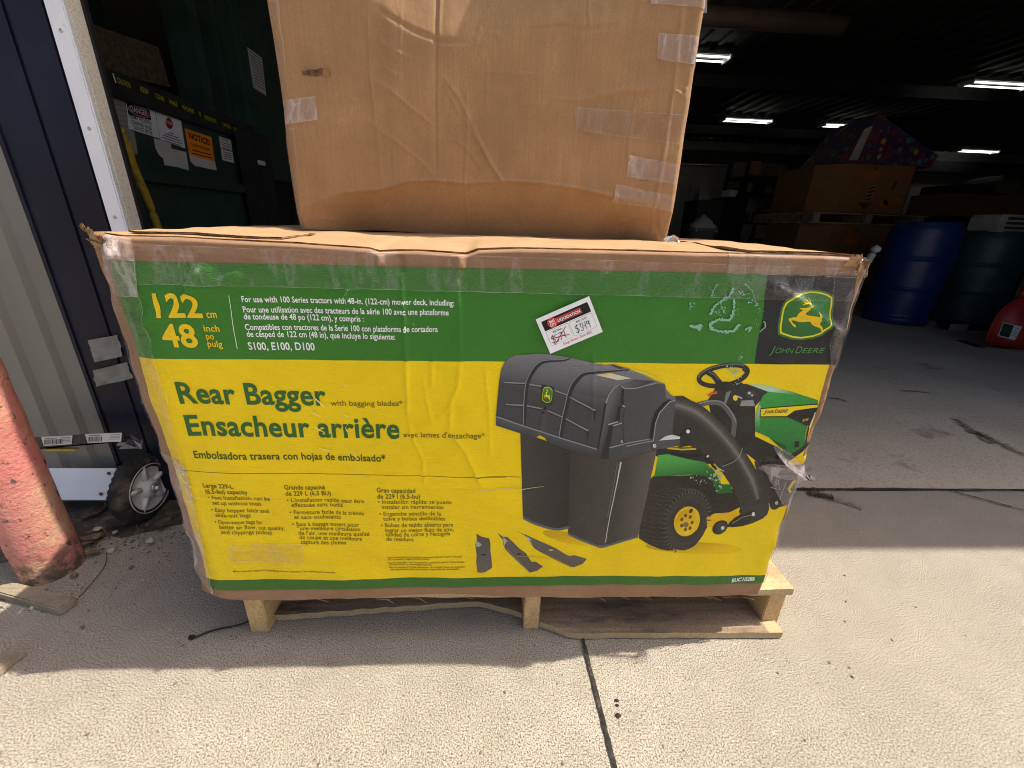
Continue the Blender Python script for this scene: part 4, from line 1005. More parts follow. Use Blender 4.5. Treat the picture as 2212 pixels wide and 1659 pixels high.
Q(rrect(95, 105, 1285, 350), (32, 30, 30), 1)
Q([TL_(*p) for p in ((440, 160), (1075, 160), (1075, 290), (440, 290))], (226, 120, 120), 2)
Q([TL_(*p) for p in ((448, 168), (1067, 168), (1067, 282), (448, 282))], (176, 44, 56), 3)
g = []
for k in range(48):
    a = k * math.pi / 24; rr_ = 122 if k % 2 else 110; g.append(TL_(335 + rr_ * math.cos(a), 225 + rr_ * math.sin(a)))
Q(g, (222, 110, 108), 4); Q([TL_(335 + 98 * math.cos(k * math.pi / 16), 225 + 98 * math.sin(k * math.pi / 16)) for k in range(32)], (190, 36, 44), 5)
for r_ in ((100, 372, 665, 735), (690, 372, 1275, 735)):
    Q(rrect(*r_, r=36), (110, 112, 118), 1); Q(rrect(r_[0] + 5, r_[1] + 5, r_[2] - 5, r_[3] - 5, 33), (234, 236, 246), 2)


def ct(body, x0, y, x1, cap, c, bold=0.02, l=6, shear=0):
    p0, p1 = TL_(x0, y), TL_(x1, y); card.text(body, p0, p1, cap * 0.92, c, l, ZT, bold, shear)


W_ = (250, 250, 252)
ct('LIQUIDATION', 470, 262, 1045, 76, W_, 0.03); ct('BIG', 272, 222, 395, 70, W_, 0.04); ct('CITY', 262, 304, 405, 70, W_, 0.04)
ct('RETAIL', 260, 455, 500, 48, (40, 40, 44), 0.01); ct('BIG CITY', 855, 455, 1135, 48, (40, 40, 44), 0.01)


def hand(strokes, x, y, sx, sy, c, w=13, l=6):
    for st in strokes: card.stroke([TL_(x + p[0] * sx, y + p[1] * sy) for p in st], w, c, l, ZT, smooth=4)


H_ = {'$': [[(0.8, 0.15), (0.35, 0.1), (0.2, 0.35), (0.6, 0.5), (0.75, 0.75), (0.4, 0.95), (0, 0.85)], [(0.6, -0.1), (0.4, 1.15)]],
      '5': [[(0.1, 0.1), (0.1, 0.45), (0.5, 0.45), (0.6, 0.75), (0.3, 1), (0, 0.9)], [(0.1, 0.1), (0.6, 0.05)]],
      '7': [[(0, 0.1), (0.6, 0.05), (0.4, 0.5), (0.25, 1)]], '4': [[(0.1, 0), (0.05, 0.5), (0.6, 0.5)], [(0.6, 0), (0.5, 1)]],
      '3': [[(0.05, 0.1), (0.5, 0.05), (0.25, 0.42), (0.6, 0.65), (0.4, 0.98), (0, 0.9)]], '9': [[(0.55, 0.15), (0.2, 0.1), (0.1, 0.4), (0.45, 0.45), (0.6, 0.1), (0.5, 1)]]}
for ch, xx in (('$', 140), ('5', 245), ('7', 345), ('4', 430)): hand(H_[ch], xx, 505, 130, 180, (28, 30, 44))
for ch, xx in (('$', 760), ('3', 880), ('4', 965), ('9', 1060)): hand(H_[ch], xx, 500, 125, 185, (24, 28, 44))
card.stroke([TL_(180, 735), TL_(590, 430)], 16, (196, 30, 58), 8, ZT); card.stroke([TL_(170, 560), TL_(600, 640)], 16, (196, 30, 58), 8, ZT)
ct('Shop Smart. Save BIG.', 365, 820, 1110, 66, (196, 56, 66), 0.0, 6, 0.3)
pc = card.build('price_card', M['ink_flat'])
me_ = pc.data; bm_ = bmesh.new(); bm_.from_mesh(me_)
bk = [bm_.verts.new((x, -0.0074, z)) for x, z in [FR(*ZT(p)) for p in ((172, 728), (520, 1540), (1762, 1022), (1437, 176))]]
bm_.faces.new(bk); bm_.to_mesh(me_); bm_.free()
tag(recentre(pc, (tagc[0], -0.008, tagc[1])), 'white handwritten price card stuck askew on the green part of the bagger box', 'price tag')

# ------------------------------------------------------------------ ground
def sheet(name, x0, x1, y0, y1, z, mat, kind='structure'):
    o = MB().add([(x0, y0, z), (x1, y0, z), (x1, y1, z), (x0, y1, z)], [(0, 1, 2, 3)]).build(name, mat)
    if kind: o['kind'] = kind
    return o


sheet('ground', -150, 150, -150, 150, -0.008, M['concrete'])
sheet('concrete_yard', -14, 14, -14, 0.566, 0.0, M['concrete'])
sheet('garage_floor', -3.2, 20.2, 0.578, 15.4, 0.004, M['slab'])


def joint(pts, w, name, seed=0, rag=0.25):
    b = MB(); n = 120; L = []; R = []
    for i in range(n):
        t = i / (n - 1) * (len(pts) - 1); k = min(int(t), len(pts) - 2); f = t - k
        p = np.array(pts[k]) * (1 - f) + np.array(pts[k + 1]) * f; d = np.array(pts[k + 1]) - np.array(pts[k]); d /= np.hypot(*d); nn = np.array([-d[1], d[0]])
        a = w * (1 + rag * vnoise(t * 40 + 0, 1.0 * seed, seed)) / 2; c = w * (1 + rag * vnoise(t * 37 + 5, 2.0 * seed, seed + 1)) / 2
        L.append((*(p + nn * a), 0.0055)); R.append((*(p - nn * c), 0.0055))
    b.grid(np.array([R, L])); o = b.build(name, M['joint']); o['kind'] = 'structure'; return o


joint([(0.8115, 0.30), (0.812, 0.0), (0.822, -0.243), (0.85, -1.5)], 0.0072, 'expansion_joint', 1)
joint([(-0.2, 0.572), (1.4, 0.570), (2.0, 0.571), (4.0, 0.575), (12, 0.58)], 0.011, 'expansion_joint', 3, 0.9)
a_ = onz(2050, 1062, 0); b_ = onz(2212, 1105, 0)
joint([(a_[0], 0.57), (b_[0], b_[1]), (b_[0] + 1.2, b_[1] - 0.6)], 0.006, 'pavement_crack', 5, 0.8)
pts_ = [onz(1742, 1066, 0), onz(1775, 1072, 0), onz(1800, 1078, 0)]
joint([(p[0], p[1]) for p in pts_], 0.030, 'broken_edge', 7, 1.2)
pts_ = [onz(1795, 1078, 0), onz(1830, 1088, 0), onz(1862, 1102, 0)]
o = joint([(p[0], p[1]) for p in pts_], 0.022, 'oil_stain', 9, 1.2); o.location.z = -0.003; o.data.materials[0] = simple('oil_stain', (0.20, 0.165, 0.125), 0.8, var=0.3, sc=40)
for k, (p, q, w) in enumerate((((2060, 905), (2140, 960), 0.03), ((2100, 930), (2212, 985), 0.035), ((1950, 845), (2010, 850), 0.016), ((1790, 860), (1830, 868), 0.014), ((1960, 700), (2030, 716), 0.02), ((2080, 735), (2120, 748), 0.03))):
    a_, b_ = onz(*p, 0.004), onz(*q, 0.004); m_ = (a_ + b_) / 2 + np.array([0.01, 0.015, 0])
    o = joint([a_[:2], m_[:2], b_[:2]], w, 'floor_stain', 20 + k, 1.5); o.location.z = 0.001; o.data.materials[0] = simple('floor_stain', (0.20, 0.16, 0.12), 0.7, var=0.4, sc=30)

# ------------------------------------------------------------------ plain carton standing on the labelled one
UY, UX0, UX1, UZ0, UZ1, UD = 0.30, 0.173, 0.992, 0.8515, 1.72, 0.56
ZU = ZM(900, 0, 1.229)


def FU(p): q = ony(*ZU(p), UY); return (q[0], q[2])


c1 = np.array([FU(p) for p in ((250, 980), (340, 935), (480, 888), (650, 870), (780, 832), (900, 828), (1040, 845), (1230, 832), (1400, 845), (1540, 866), (1720, 905), (1900, 938), (1990, 976))])
c2 = np.array([FU(p) for p in ((540, -60), (600, 0), (700, 80), (800, 140), (920, 188), (1090, 200), (1200, 175), (1300, 140), (1480, 118), (1600, 137), (1750, 112), (1850, 60))])
zu = lambda *p: [FU(q) for q in p]
UCR = [
    (zu((900, -200), (905, 180), (900, 380), (905, 820)), -0.0028, 0.0045), (zu((918, -100), (916, 180)), 0.0020, 0.004),
    (zu((585, 0), (598, 340), (640, 700), (645, 840)), 0.0012, 0.004), (zu((1045, 360), (1048, 620), (1035, 860), (1050, 1080)), 0.0018, 0.004),
    (zu((1140, 250), (1135, 520)), 0.0012, 0.004), (zu((1610, -60), (1612, 140)), 0.0022, 0.004), (zu((740, 0), (738, 400)), 0.0010, 0.004),
    (zu((2050, -40), (2030, 140), (2000, 400), (1970, 600), (1940, 780), (1915, 930), (1910, 1080)), 0.0032, 0.006),
    (zu((1815, 470), (1800, 620), (1775, 840)), 0.0016, 0.005), (zu((1340, 700), (1335, 830)), 0.0010, 0.004),
    (zu((610, 365), (700, 420), (790, 500), (895, 580)), 0.0026, 0.005), (zu((920, 335), (1010, 450), (1060, 560), (1150, 740), (1240, 885)), 0.0026, 0.005),
    (zu((930, 380), (1000, 500), (1090, 640), (1160, 770), (1215, 850)), 0.0020, 0.004), (zu((1000, 650), (1060, 700), (1130, 805)), 0.0022, 0.004),
    (zu((560, 535), (700, 640), (820, 730), (900, 815)), 0.0018, 0.005), (zu((630, 180), (700, 230), (800, 280)), 0.0016, 0.006), (zu((660, 230), (740, 280)), 0.0012, 0.005), (zu((655, 305), (745, 360)), 0.0016, 0.005),
    (zu((820, 650), (980, 645), (1120, 640)), 0.0010, 0.004), (zu((1620, 430), (1690, 438), (1760, 420), (1990, 403)), 0.0032, 0.006), (zu((1410, 455), (1560, 465), (1640, 445)), 0.0016, 0.005),
    (zu((1290, 485), (1410, 475)), 0.0016, 0.005), (zu((1060, 330), (1380, 345)), 0.0012, 0.004), (zu((1820, 850), (1930, 830)), 0.0020, 0.005), (zu((1915, 930), (1930, 1050), (1960, 1100)), -0.004, 0.006), (zu((1760, 1025), (1900, 980)), 0.0026, 0.008),
    (zu((2000, 410), (2050, 445), (2060, 400)), 0.0025, 0.005), (zu((380, 450), (500, 445), (540, 470)), 0.0014, 0.006), (zu((320, 1010), (440, 1010)), 0.0010, 0.004),
    (zu((400, 890), (650, 872), (780, 834), (900, 830), (1040, 846), (1230, 833), (1400, 846), (1540, 867), (1720, 906), (1900, 938)), 0.0042, 0.0045),
    (zu((620, 20), (700, 80), (800, 140), (920, 188), (1090, 200)), -0.0030, 0.006), (zu((1300, 140), (1480, 118), (1600, 137), (1750, 112)), -0.0026, 0.005), (zu((1080, 190), (1110, 150), (1100, 120)), 0.002, 0.005), (zu((1180, 150), (1195, 180)), 0.002, 0.005),
]


def udent(x, z):
    x = np.asarray(x, float); z = np.asarray(z, float); y = -1.0 * seg_ridges(x, z, [(c[0], c[1], c[2] * 0.72) for c in UCR])
    z1 = np.interp(x, c1[:, 0], c1[:, 1]); z2 = np.interp(x, c2[:, 0], c2[:, 1], left=1.5, right=1.5)
    s1 = np.clip((x - c1[0, 0]) / 0.12, 0.15, 1) * np.clip((UX1 - 0.004 - x) / 0.09, 0.22, 1)
    y += 0.062 * np.maximum(0, z1 - z) / (z1 - UZ0 + 0.004) * s1
    f2 = np.clip(np.minimum(x - c2[0, 0], c2[-1, 0] - x) / 0.06, 0, 1)
    y += 0.22 * np.minimum(np.maximum(0, z - z2), 0.30) * f2
    y += 0.0045 * vnoise(x * 6, z * 6, 61) + 0.0012 * vnoise(x * 22, z * 18, 62) + 0.0009 * vnoise(x * 45, z * 4, 63)
    for e in (np.clip((UX0 + 0.022 - x) / 0.022, 0, 1), np.clip((x - UX1 + 0.016) / 0.016, 0, 1)): y += 0.020 * (1 - np.sqrt(np.maximum(0, 1 - e ** 2)))
    y += 0.006 * np.clip((UX0 + 0.04 - x) / 0.04, 0, 1) * vnoise(z * 12, x * 20, 64) + 0.005 * np.clip((x - UX1 + 0.03) / 0.03, 0, 1) * vnoise(z * 16, x * 20, 65)
    return y


def upper_front(x, z, off=0.0): return np.stack([x, UY + udent(x, z) - off, z], -1)


plain = empty('plain_carton', (0.58, 0.58, UZ0), 'tall plain brown carton with tape patches stacked on top of the labelled box', 'cardboard box')


def build_upper():
    xs = np.concatenate([np.linspace(UX0, UX0 + 0.03, 12)[:-1], np.linspace(UX0 + 0.03, UX1 - 0.025, 320)[:-1], np.linspace(UX1 - 0.025, UX1, 12)])
    zs = np.concatenate([np.linspace(0, 0.55, 210)[:-1], np.linspace(0.55, 1, 40)])
    X, T = np.meshgrid(xs, zs)
    bot = UZ0 - 0.002 + 0.003 * np.sin(X * 6) + 0.0025 * vnoise(X * 12, X * 0, 8); Zz = bot + T * (UZ1 - bot)
    hole = np.array(zu((282, 322), (330, 318), (372, 312), (392, 322), (414, 340), (404, 356), (380, 344), (350, 352), (318, 346), (286, 344)))
    P_ = upper_front(X, Zz)
    b = MB(); b.grid(P_, 0)
    for j in (0, -1):
        W = []
        for i in range(8):
            t = i / 7; c = P_[:, j].copy(); c[:, 1] = c[:, 1] * (1 - t) + t * (UY + UD); c[:, 0] += (-1 if j == 0 else 1) * 0.006 * math.sin(t * math.pi) * (1 + vnoise(zs * 8, zs * 0 + t * 3, 9)); W.append(c)
        W = np.array(W).transpose(1, 0, 2); b.grid(W[:, ::-1] if j == 0 else W, 0)
    for i in (0, -1):
        r0 = P_[i]; r1 = r0.copy(); r1[:, 1] = UY + UD; W = np.stack([r0, r1]); b.grid(W[::-1] if i == 0 else W, 0)
    W = P_[:, [-1, 0]].copy(); W[..., 1] = UY + UD; b.grid(W, 0)
    b.build('carton_body', M['card2'], plain)
    # torn gash: dark inner ply with curled paper at its right end
    hb = MB()
    def lay(poly, off, m):
        v = np.array(poly); hb.add(upper_front(v[:, 0], v[:, 1], off), [list(range(len(v)))[::-1]], m)
    lay(hole, 0.0010, 0)
    for q, k in ((zu((380, 345), (392, 316), (404, 330), (408, 358)), 0.006), (zu((394, 352), (398, 320), (416, 340), (412, 358)), 0.009), (zu((282, 330), (300, 318), (350, 322), (372, 312), (330, 316)), 0.003)):
        v = np.array(q); p0 = upper_front(v[:, 0], v[:, 1], 0.0015); p0[1, 1] -= k; p0[2, 1] -= k * 0.6
        hb.add(p0, [(0, 1, 2, 3)[:len(q)] if len(q) == 4 else list(range(len(q)))], 1)
    hb.build('tear', [simple('tear_dark', (0.13, 0.075, 0.04), 0.95, var=0.4, sc=90), M['card2']], plain)
    tp = lambda q, **k: tape_patch(zu(*q), surf=upper_front, parent=plain, off=0.0016, **k)
    tp(((1930, 152), (2140, 165), (2120, 298), (1922, 272)), mat=M['tape2'], seed=41)
    tp(((185, 462), (350, 445), (360, 552), (200, 575)), mat=M['tape2'], seed=43, wob=0.003)
    tp(((1545, 495), (2050, 530), (2040, 668), (1545, 600)), seed=45)
    tp(((1795, 715), (2015, 760), (2005, 850), (1782, 815)), mat=M['tape2'], seed=47, wob=0.003)
    tp(((1735, 850), (2000, 905), (1985, 972), (1718, 930)), mat=M['tape2'], seed=49, wob=0.003)
    tp(((128, 0), (175, 0), (220, 400), (190, 410)), seed=51); tp(((1890, -60), (2180, -60), (2175, 35), (1895, 18)), mat=M['tape2'], seed=53)
    tp(((190, 600), (250, 590), (300, 1040), (262, 1050)), seed=55)


build_upper()
q = ony(1453, 512, 0.285)
scr = MB()
for k in range(5):
    a = k * 1.3; c = np.array([q[0] + 0.004 * k - 0.008, 0.285 + 0.004 * math.sin(a), 0.857 + 0.003 * (k % 2)])
    scr.add([c + np.array([0.010 * math.cos(a + j * 1.57), 0.006 * math.sin(a + j), 0.007 * math.sin(a * 2 + j * 1.57)]) for j in range(4)], [(0, 1, 2, 3)])
tag(recentre(scr.build('paper_scrap', M['white']), (q[0], 0.285, 0.852)), 'small crumpled white scrap beside the foot of the tall carton', 'scrap')

# ------------------------------------------------------------------ pallet
pal = empty('wooden_pallet', (0.68, 0.5, 0.0), 'worn pine pallet with a broken lower board under the labelled box', 'pallet')
PX0, PX1, PD = 0.060, 1.286, 1.02


def plank(b, x0, x1, y0, y1, z0, z1, m=0, sx=24, seed=0, front=None, back=None):
    """board along x with uneven long edges; front(x)/back(x) override y0/y1"""
    xs = np.linspace(x0, x1, sx)
    f = np.array([front(x) if front else y0 + 0.0015 * vnoise(x * 30, 1.0 * seed, seed) for x in xs]); k = np.array([back(x) if back else y1 for x in xs])
    w = 0.0012 * vnoise(xs * 9, xs * 0, seed + 5)
    ring = [np.stack([xs, f, z0 + w], -1), np.stack([xs, f, z1 + w], -1), np.stack([xs, k, z1 + w], -1), np.stack([xs, k, z0 + w], -1)]
    for i in range(4): b.grid(np.stack([ring[i], ring[(i + 1) % 4]]), m[i] if hasattr(m, '__len__') else m, False)
    for j in (0, -1):
        e = [r[j] for r in ring]; b.add(e, [(0, 3, 2, 1) if j == 0 else (0, 1, 2, 3)], m[0] if hasattr(m, '__len__') else m)


for x0, x1 in ((0.064, 0.104), (0.679, 0.715), (1.244, 1.285)):
    b = MB(); b.box((x0, 0.024, 0.0), (x1, PD, 0.1085), 0, bev=0.002, jit=0.0004)
    b.build('stringer', M['wood_end'], pal)
for k, (y0, y1) in enumerate(((0.016, 0.125), (0.185, 0.275), (0.335, 0.430), (0.50, 0.59), (0.66, 0.75), (0.80, 0.88), (0.93, 1.02))):
    b = MB(); plank(b, PX0 + 0.003, PX1 + (0.004 if k == 0 else 0), y0, y1, 0.109, 0.1265, (0, 0, 0, 0), seed=k, sx=60); b.build('deck_board', M['wood_deck'], pal)
bx = [0.10, 0.113, 0.30, 0.50, 0.575, 0.676, 0.717, 0.775, 0.80, 1.27, 1.30]; by = [0.050, 0.050, 0.064, 0.079, 0.083, 0.051, 0.027, 0.000, -0.004, -0.008, -0.008]
b = MB(); plank(b, 0.105, 0.678, 0, 0.16, 0.003, 0.020, (1, 0, 0, 0), seed=11, sx=50, front=lambda x: np.interp(x, bx, by) + 0.002 * vnoise(x * 40, 1.0, 3)); b.build('bottom_board', [M['wood_old'], M['wood_pale']], pal)
b = MB(); plank(b, 0.716, 1.243, 0, 0.16, 0.003, 0.020, (1, 0, 0, 0), seed=12, sx=50, front=lambda x: np.interp(x, bx, by) + 0.0015 * vnoise(x * 40, 1.0, 4)); b.box((1.2432, -0.008, 0.003), (1.276, 0.0235, 0.020), 1); b.build('bottom_board', [M['wood_old'], M['wood_pale']], pal)
for y0 in (0.47, 0.88):
    b = MB()
    for x0, x1 in ((0.105, 0.678), (0.716, 1.243)): plank(b, x0, x1, y0, y0 + 0.1, 0.003, 0.020, seed=13)
    b.build('bottom_board', M['wood_old'], pal)
for k in range(16):
    x = random.uniform(0.72, 1.24) if k > 4 else random.uniform(0.15, 0.66); z = random.uniform(0.106, 0.112); l = random.uniform(0.012, 0.034); a = random.uniform(-0.4, 0.3)
    spl = MB(); spl.tube([(x, 0.0145, z), (x + l * 0.5, 0.0115, z + l * 0.2 * a), (x + l, 0.009 + random.uniform(-0.003, 0.003), z + l * a)], [0.0010, 0.0008, 0.0002], 4); spl.build('splinter', M['wood_pale'], pal)

a_, b_ = onz(415, 1378, 0.003), onz(540, 1340, 0.003); n_ = 14
st = MB(); pts = [(a_ + (b_ - a_) * t + np.array([0, 0.006 * math.sin(t * 5) - 0.004, 0.001 + 0.006 * t * t])) for t in np.linspace(0, 1.25, n_)]
st.tube(pts, [0.0034] + [0.0022] * (n_ - 1), 6); st.box(a_ + [-0.006, -0.003, -0.001], a_ + [0.005, 0.004, 0.005])
tag(recentre(st.build('black_strap', M['black']), tuple(a_)), 'thin black strap end lying on concrete beside the left pallet foot', 'strap')

# ------------------------------------------------------------------ garage building
WY = 0.50
bld = empty('garage_building', (0, WY, 0), 'tan metal sided garage with navy trim, white door post and dark open bay', 'garage')
xa = lambda x, y, Y=WY: float(ony(x, y, Y)[0])
xT0 = xa(0, 336, WY - 0.02); xTm = xa(1.5, 0, WY - 0.02); xW0 = xa(94, 0, WY - 0.02); xW1 = xa(138, 0, WY - 0.02); xJ = xW1; yJ = float(onx(175, 0, xW1)[1])
EAVE = 3.22; HEAD = 2.7; OPX = 4.7  # unseen header and far side of the opening, sized to set the indoor light
sd = MB(); L_ = -7.5
prof = []; x = L_; k = 0
while x < xT0 + 0.02:
    for dx, dy in ((0, 0), (0.012, -0.012), (0.044, -0.012), (0.056, 0)): prof.append((x + dx, WY + 0.012 + dy))
    x += 0.092; k += 1
prof = [p for p in prof if p[0] < xT0 + 0.02] + [(xT0 + 0.02, WY + 0.012)]
pf = np.array(prof); G = np.stack([np.stack([pf[:, 0], pf[:, 1], pf[:, 0] * 0 + z], -1) for z in (0.02, EAVE)])
sd.grid(G, 0, False); sd.build('siding', M['siding'], bld)
b = MB(); b.box((L_, WY + 0.014, 0), (xT0 + 0.03, WY + 0.10, EAVE - 0.002)); b.build('wall_core', M['grey'], bld)
b = MB()
b.box((xT0, WY - 0.015, 0.01), (xTm - 0.002, WY + 0.012, EAVE), 0, bev=0.004)
b.box((xTm + 0.003, WY - 0.020, 0.01), (xW0, WY + 0.012, EAVE), 0, bev=0.004)
b.box((xT0 + 0.012, WY - 0.019, 0.012), (xT0 + 0.018, WY - 0.0152, EAVE), 0)
b.box((xTm - 0.004, WY - 0.010, 0.012), (xTm + 0.004, WY + 0.010, EAVE), 1)
b.box((xW0 - 0.012, WY - 0.024, 0.012), (xW0 - 0.003, WY - 0.0202, EAVE), 0)
b.build('corner_trim', [M['trim'], M['black']], bld)
b = MB(); b.box((xW0 + 0.0005, WY - 0.024, 0), (xW1 - 0.001, WY - 0.012, HEAD), 0, bev=0.003); post = b.build('door_post', M['white_metal'], bld)
for z in (0.60, 0.862, 1.052, 1.235, 1.50):
    b = MB(); b.lathe([(0.0001, -0.0258), (0.0035, -0.0255), (0.0045, -0.0235)], (0, 0, 0), 10); 
    b.v = [(v[0] + xW0 + 0.021, WY + v[2], z + v[1]) for v in b.v]; b.build('screw', M['steel'], post)
b = MB(); b.box((xW0 + 0.001, WY - 0.0115, 0), (xW1 - 0.001, yJ, HEAD), 0, bev=0.002); b.build('door_jamb', M['jambwood'], bld)
b = MB(); b.box((xJ - 0.03, yJ + 0.001, 0), (xJ + 0.003, yJ + 0.012, HEAD), 0); b.build('door_seal', M['black'], bld)
# rest of the shell
b = MB(); b.box((xW1 - 0.05, WY - 0.012, HEAD + 0.002), (OPX, WY + 0.12, EAVE)); b.box((OPX, WY - 0.01, 0), (20.3, WY + 0.12, EAVE)); b.build('front_wall', M['siding'], bld)
for x0, x1, y0, y1 in ((-3.4, -3.2, WY + 0.12, 15.6), (20.2, 20.4, WY + 0.12, 15.6)): b = MB(); b.box((x0, y0, 0), (x1, y1, 3.9)); b.build('side_wall', M['grey'], bld)
b = MB(); b.box((-3.4, 15.4, 0), (20.4, 15.6, 3.9)); b.build('back_wall', M['backwall'], bld)
b = MB(); R_ = [(L_, WY - 0.01, EAVE + 0.002), (20.4, WY - 0.01, EAVE + 0.002), (20.4, 2.6, 3.78), (L_, 2.6, 3.78)]
b.prism(R_, (0, 0, 0.08)); b.prism([(L_, 2.6, 3.78), (20.4, 2.6, 3.78), (20.4, 15.6, 3.78), (L_, 15.6, 3.78)], (0, 0, 0.08)); b.build('roof', M['rib'], bld)
b = MB(); x = -3.0
while x < 20: b.box((x, 2.7, 3.735), (x + 0.07, 15.3, 3.779)); x += 0.30
cr = b.build('ceiling_ribs', M['rib'], bld)
b = MB()
for y in (4.2, 8.9, 13.0): b.box((-3.1, y, 3.52), (20.1, y + 0.12, 3.734))
b.build('purlin', M['dark'], bld)
b = MB(); b.box((-3.1, 14.9, 3.05), (20.1, 15.38, 3.40)); b.build('wall_bulkhead', M['dark'], bld)
# duct tape wrapped over the navy trim
for k, q in enumerate((((189, 735), (250, 724), (262, 770), (203, 783)), ((199, 800), (270, 783), (285, 818), (210, 835)))):
    v = [ony(*p, WY - 0.0275) for p in q]; n = 12; g = MB(); U, V = np.meshgrid(np.linspace(0, 1, n), np.linspace(0, 1, n))
    v = np.array(v); Pp = v[0] * ((1 - U) * (1 - V))[..., None] + v[1] * (U * (1 - V))[..., None] + v[2] * (U * V)[..., None] + v[3] * ((1 - U) * V)[..., None]
    Pp[..., 1] += 0.004 * vnoise(U * 4, V * 4, k) + 0.004 * (U > 0.99); Pp[..., 0] += 0.002 * vnoise(V * 9, U * 0, k + 3)
    g.grid(Pp[::-1]); g.build('duct_tape', M['duct'], bld)

# ------------------------------------------------------------------ bollard and the odds and ends beside it
bc = (-0.540, 0.215)
b = MB(); prof = [(0.0605, 0.0), (0.0615, 0.02), (0.061, 0.3), (0.061, 0.86), (0.058, 0.90), (0.045, 0.935), (0.02, 0.952), (0.0002, 0.955)]
pz = np.linspace(0, 0.86, 60); prof = [(0.061 + 0.0012 * float(vnoise(z * 30, 0.0, 2)), z) for z in pz] + prof[4:]
b.lathe(prof, (0, 0, 0), 56); bo = b.build('bollard', M['bollard']); bo.location = (*bc, 0)
tag(bo, 'faded chipped red round bollard in front of the tan siding', 'bollard')

Z3 = ZM(0, 1600, 1.8433)
# hand truck: wheel, toe plate
wc = np.array([-0.450, 0.425, 0.101])
ht = empty('hand_truck', (wc[0], wc[1], 0), 'dirty hand truck with white rimmed wheel and pale metal plate beside the garage wall', 'hand truck')
b = MB(); R = 0.101; T = 0.027; prof = []
for k in range(21):
    a = math.radians(-110 + 220 * k / 20); prof.append((R - T + T * math.cos(a), 0.9 * T * math.sin(a)))
b.lathe([(p[0], p[1]) for p in prof], (0, 0, 0), 64, 0, 'X')
nb = len(b.v); 
for i in range(nb):                                                         # chunky worn tread
    x, y, z = b.v[i]; r = math.hypot(y, z); an = math.atan2(z, y)
    if r > R - 0.012:
        g_ = 0.0035 * (1 if math.sin(an * 34 + (2.2 if x > 0 else 0)) > -0.2 else -0.4) + 0.002 * float(vnoise(an * 6, x * 60, 4)); b.v[i] = (x, y * (1 + g_ / r), z * (1 + g_ / r))
wheel = b.build('tyre', M['rubber'], None); wheel.location = wc; put(wheel, ht)
b = MB(); b.lathe([(0.077, 0.020), (0.073, 0.0265), (0.068, 0.016), (0.045, 0.010), (0.030, 0.012), (0.024, 0.030), (0.0002, 0.031)], (0, 0, 0), 48, 0, 'X')
for k in range(5):
    a = k * 2 * math.pi / 5 + 0.3; p = Vector((0.016, 0.028 * math.cos(a), 0.028 * math.sin(a))); q2 = Vector((0.019, 0.072 * math.cos(a), 0.072 * math.sin(a))); b.tube([p, q2], [0.009, 0.006], 6)
rim = b.build('rim', M['rim'], None); rim.location = wc; put(rim, ht)
b = MB(); b.tube([(0.026, 0, 0), (0.052, 0, 0)], 0.008, 12); b.tube([(0.030, 0, 0), (0.040, 0, 0)], 0.013, 6); ax = b.build('axle_nut', M['steel'], None); ax.location = wc; put(ax, ht)
pv = [ony(*Z3((300, 287)), 0.455), ony(*Z3((800, 287)), 0.455), ony(*Z3((725, 505)), 0.41), ony(*Z3((400, 505)), 0.41)]
b = MB(); b.prism(pv[::-1], (0.004, 0.012, -0.012)); tp_ = b.build('toe_plate', M['white_metal'], ht, True)
for p in ((752, 322), (697, 465)):
    t = (p[1] - 287) / 218; c = ony(*Z3(p), 0.455 - 0.045 * t - 0.003); b = MB(); b.lathe([(0.0001, -0.003), (0.004, -0.0025), (0.006, 0.0)], (0, 0, 0), 10)
    b.v = [(v[0] + c[0], c[1] + v[2], c[2] + v[1]) for v in b.v]; b.build('screw', simple('rusty_screw', (0.16, 0.08, 0.05), 0.8), tp_)
b = MB(); e0 = np.array(pv[1]); e1 = np.array(pv[2]); b.prism([e0 + [0.002, 0.004, 0.002], e0 + [0.016, 0.012, 0.002], e1 + [0.016, 0.012, -0.01], e1 + [0.002, 0.006, -0.012]], (0, 0.03, 0)); b.build('side_rail', M['black'], ht, True)
b = MB(); b.box((-0.72, 0.43, 0.05), (-0.50, 0.47, 0.085)); b.build('cross_bar', M['dark'], ht)

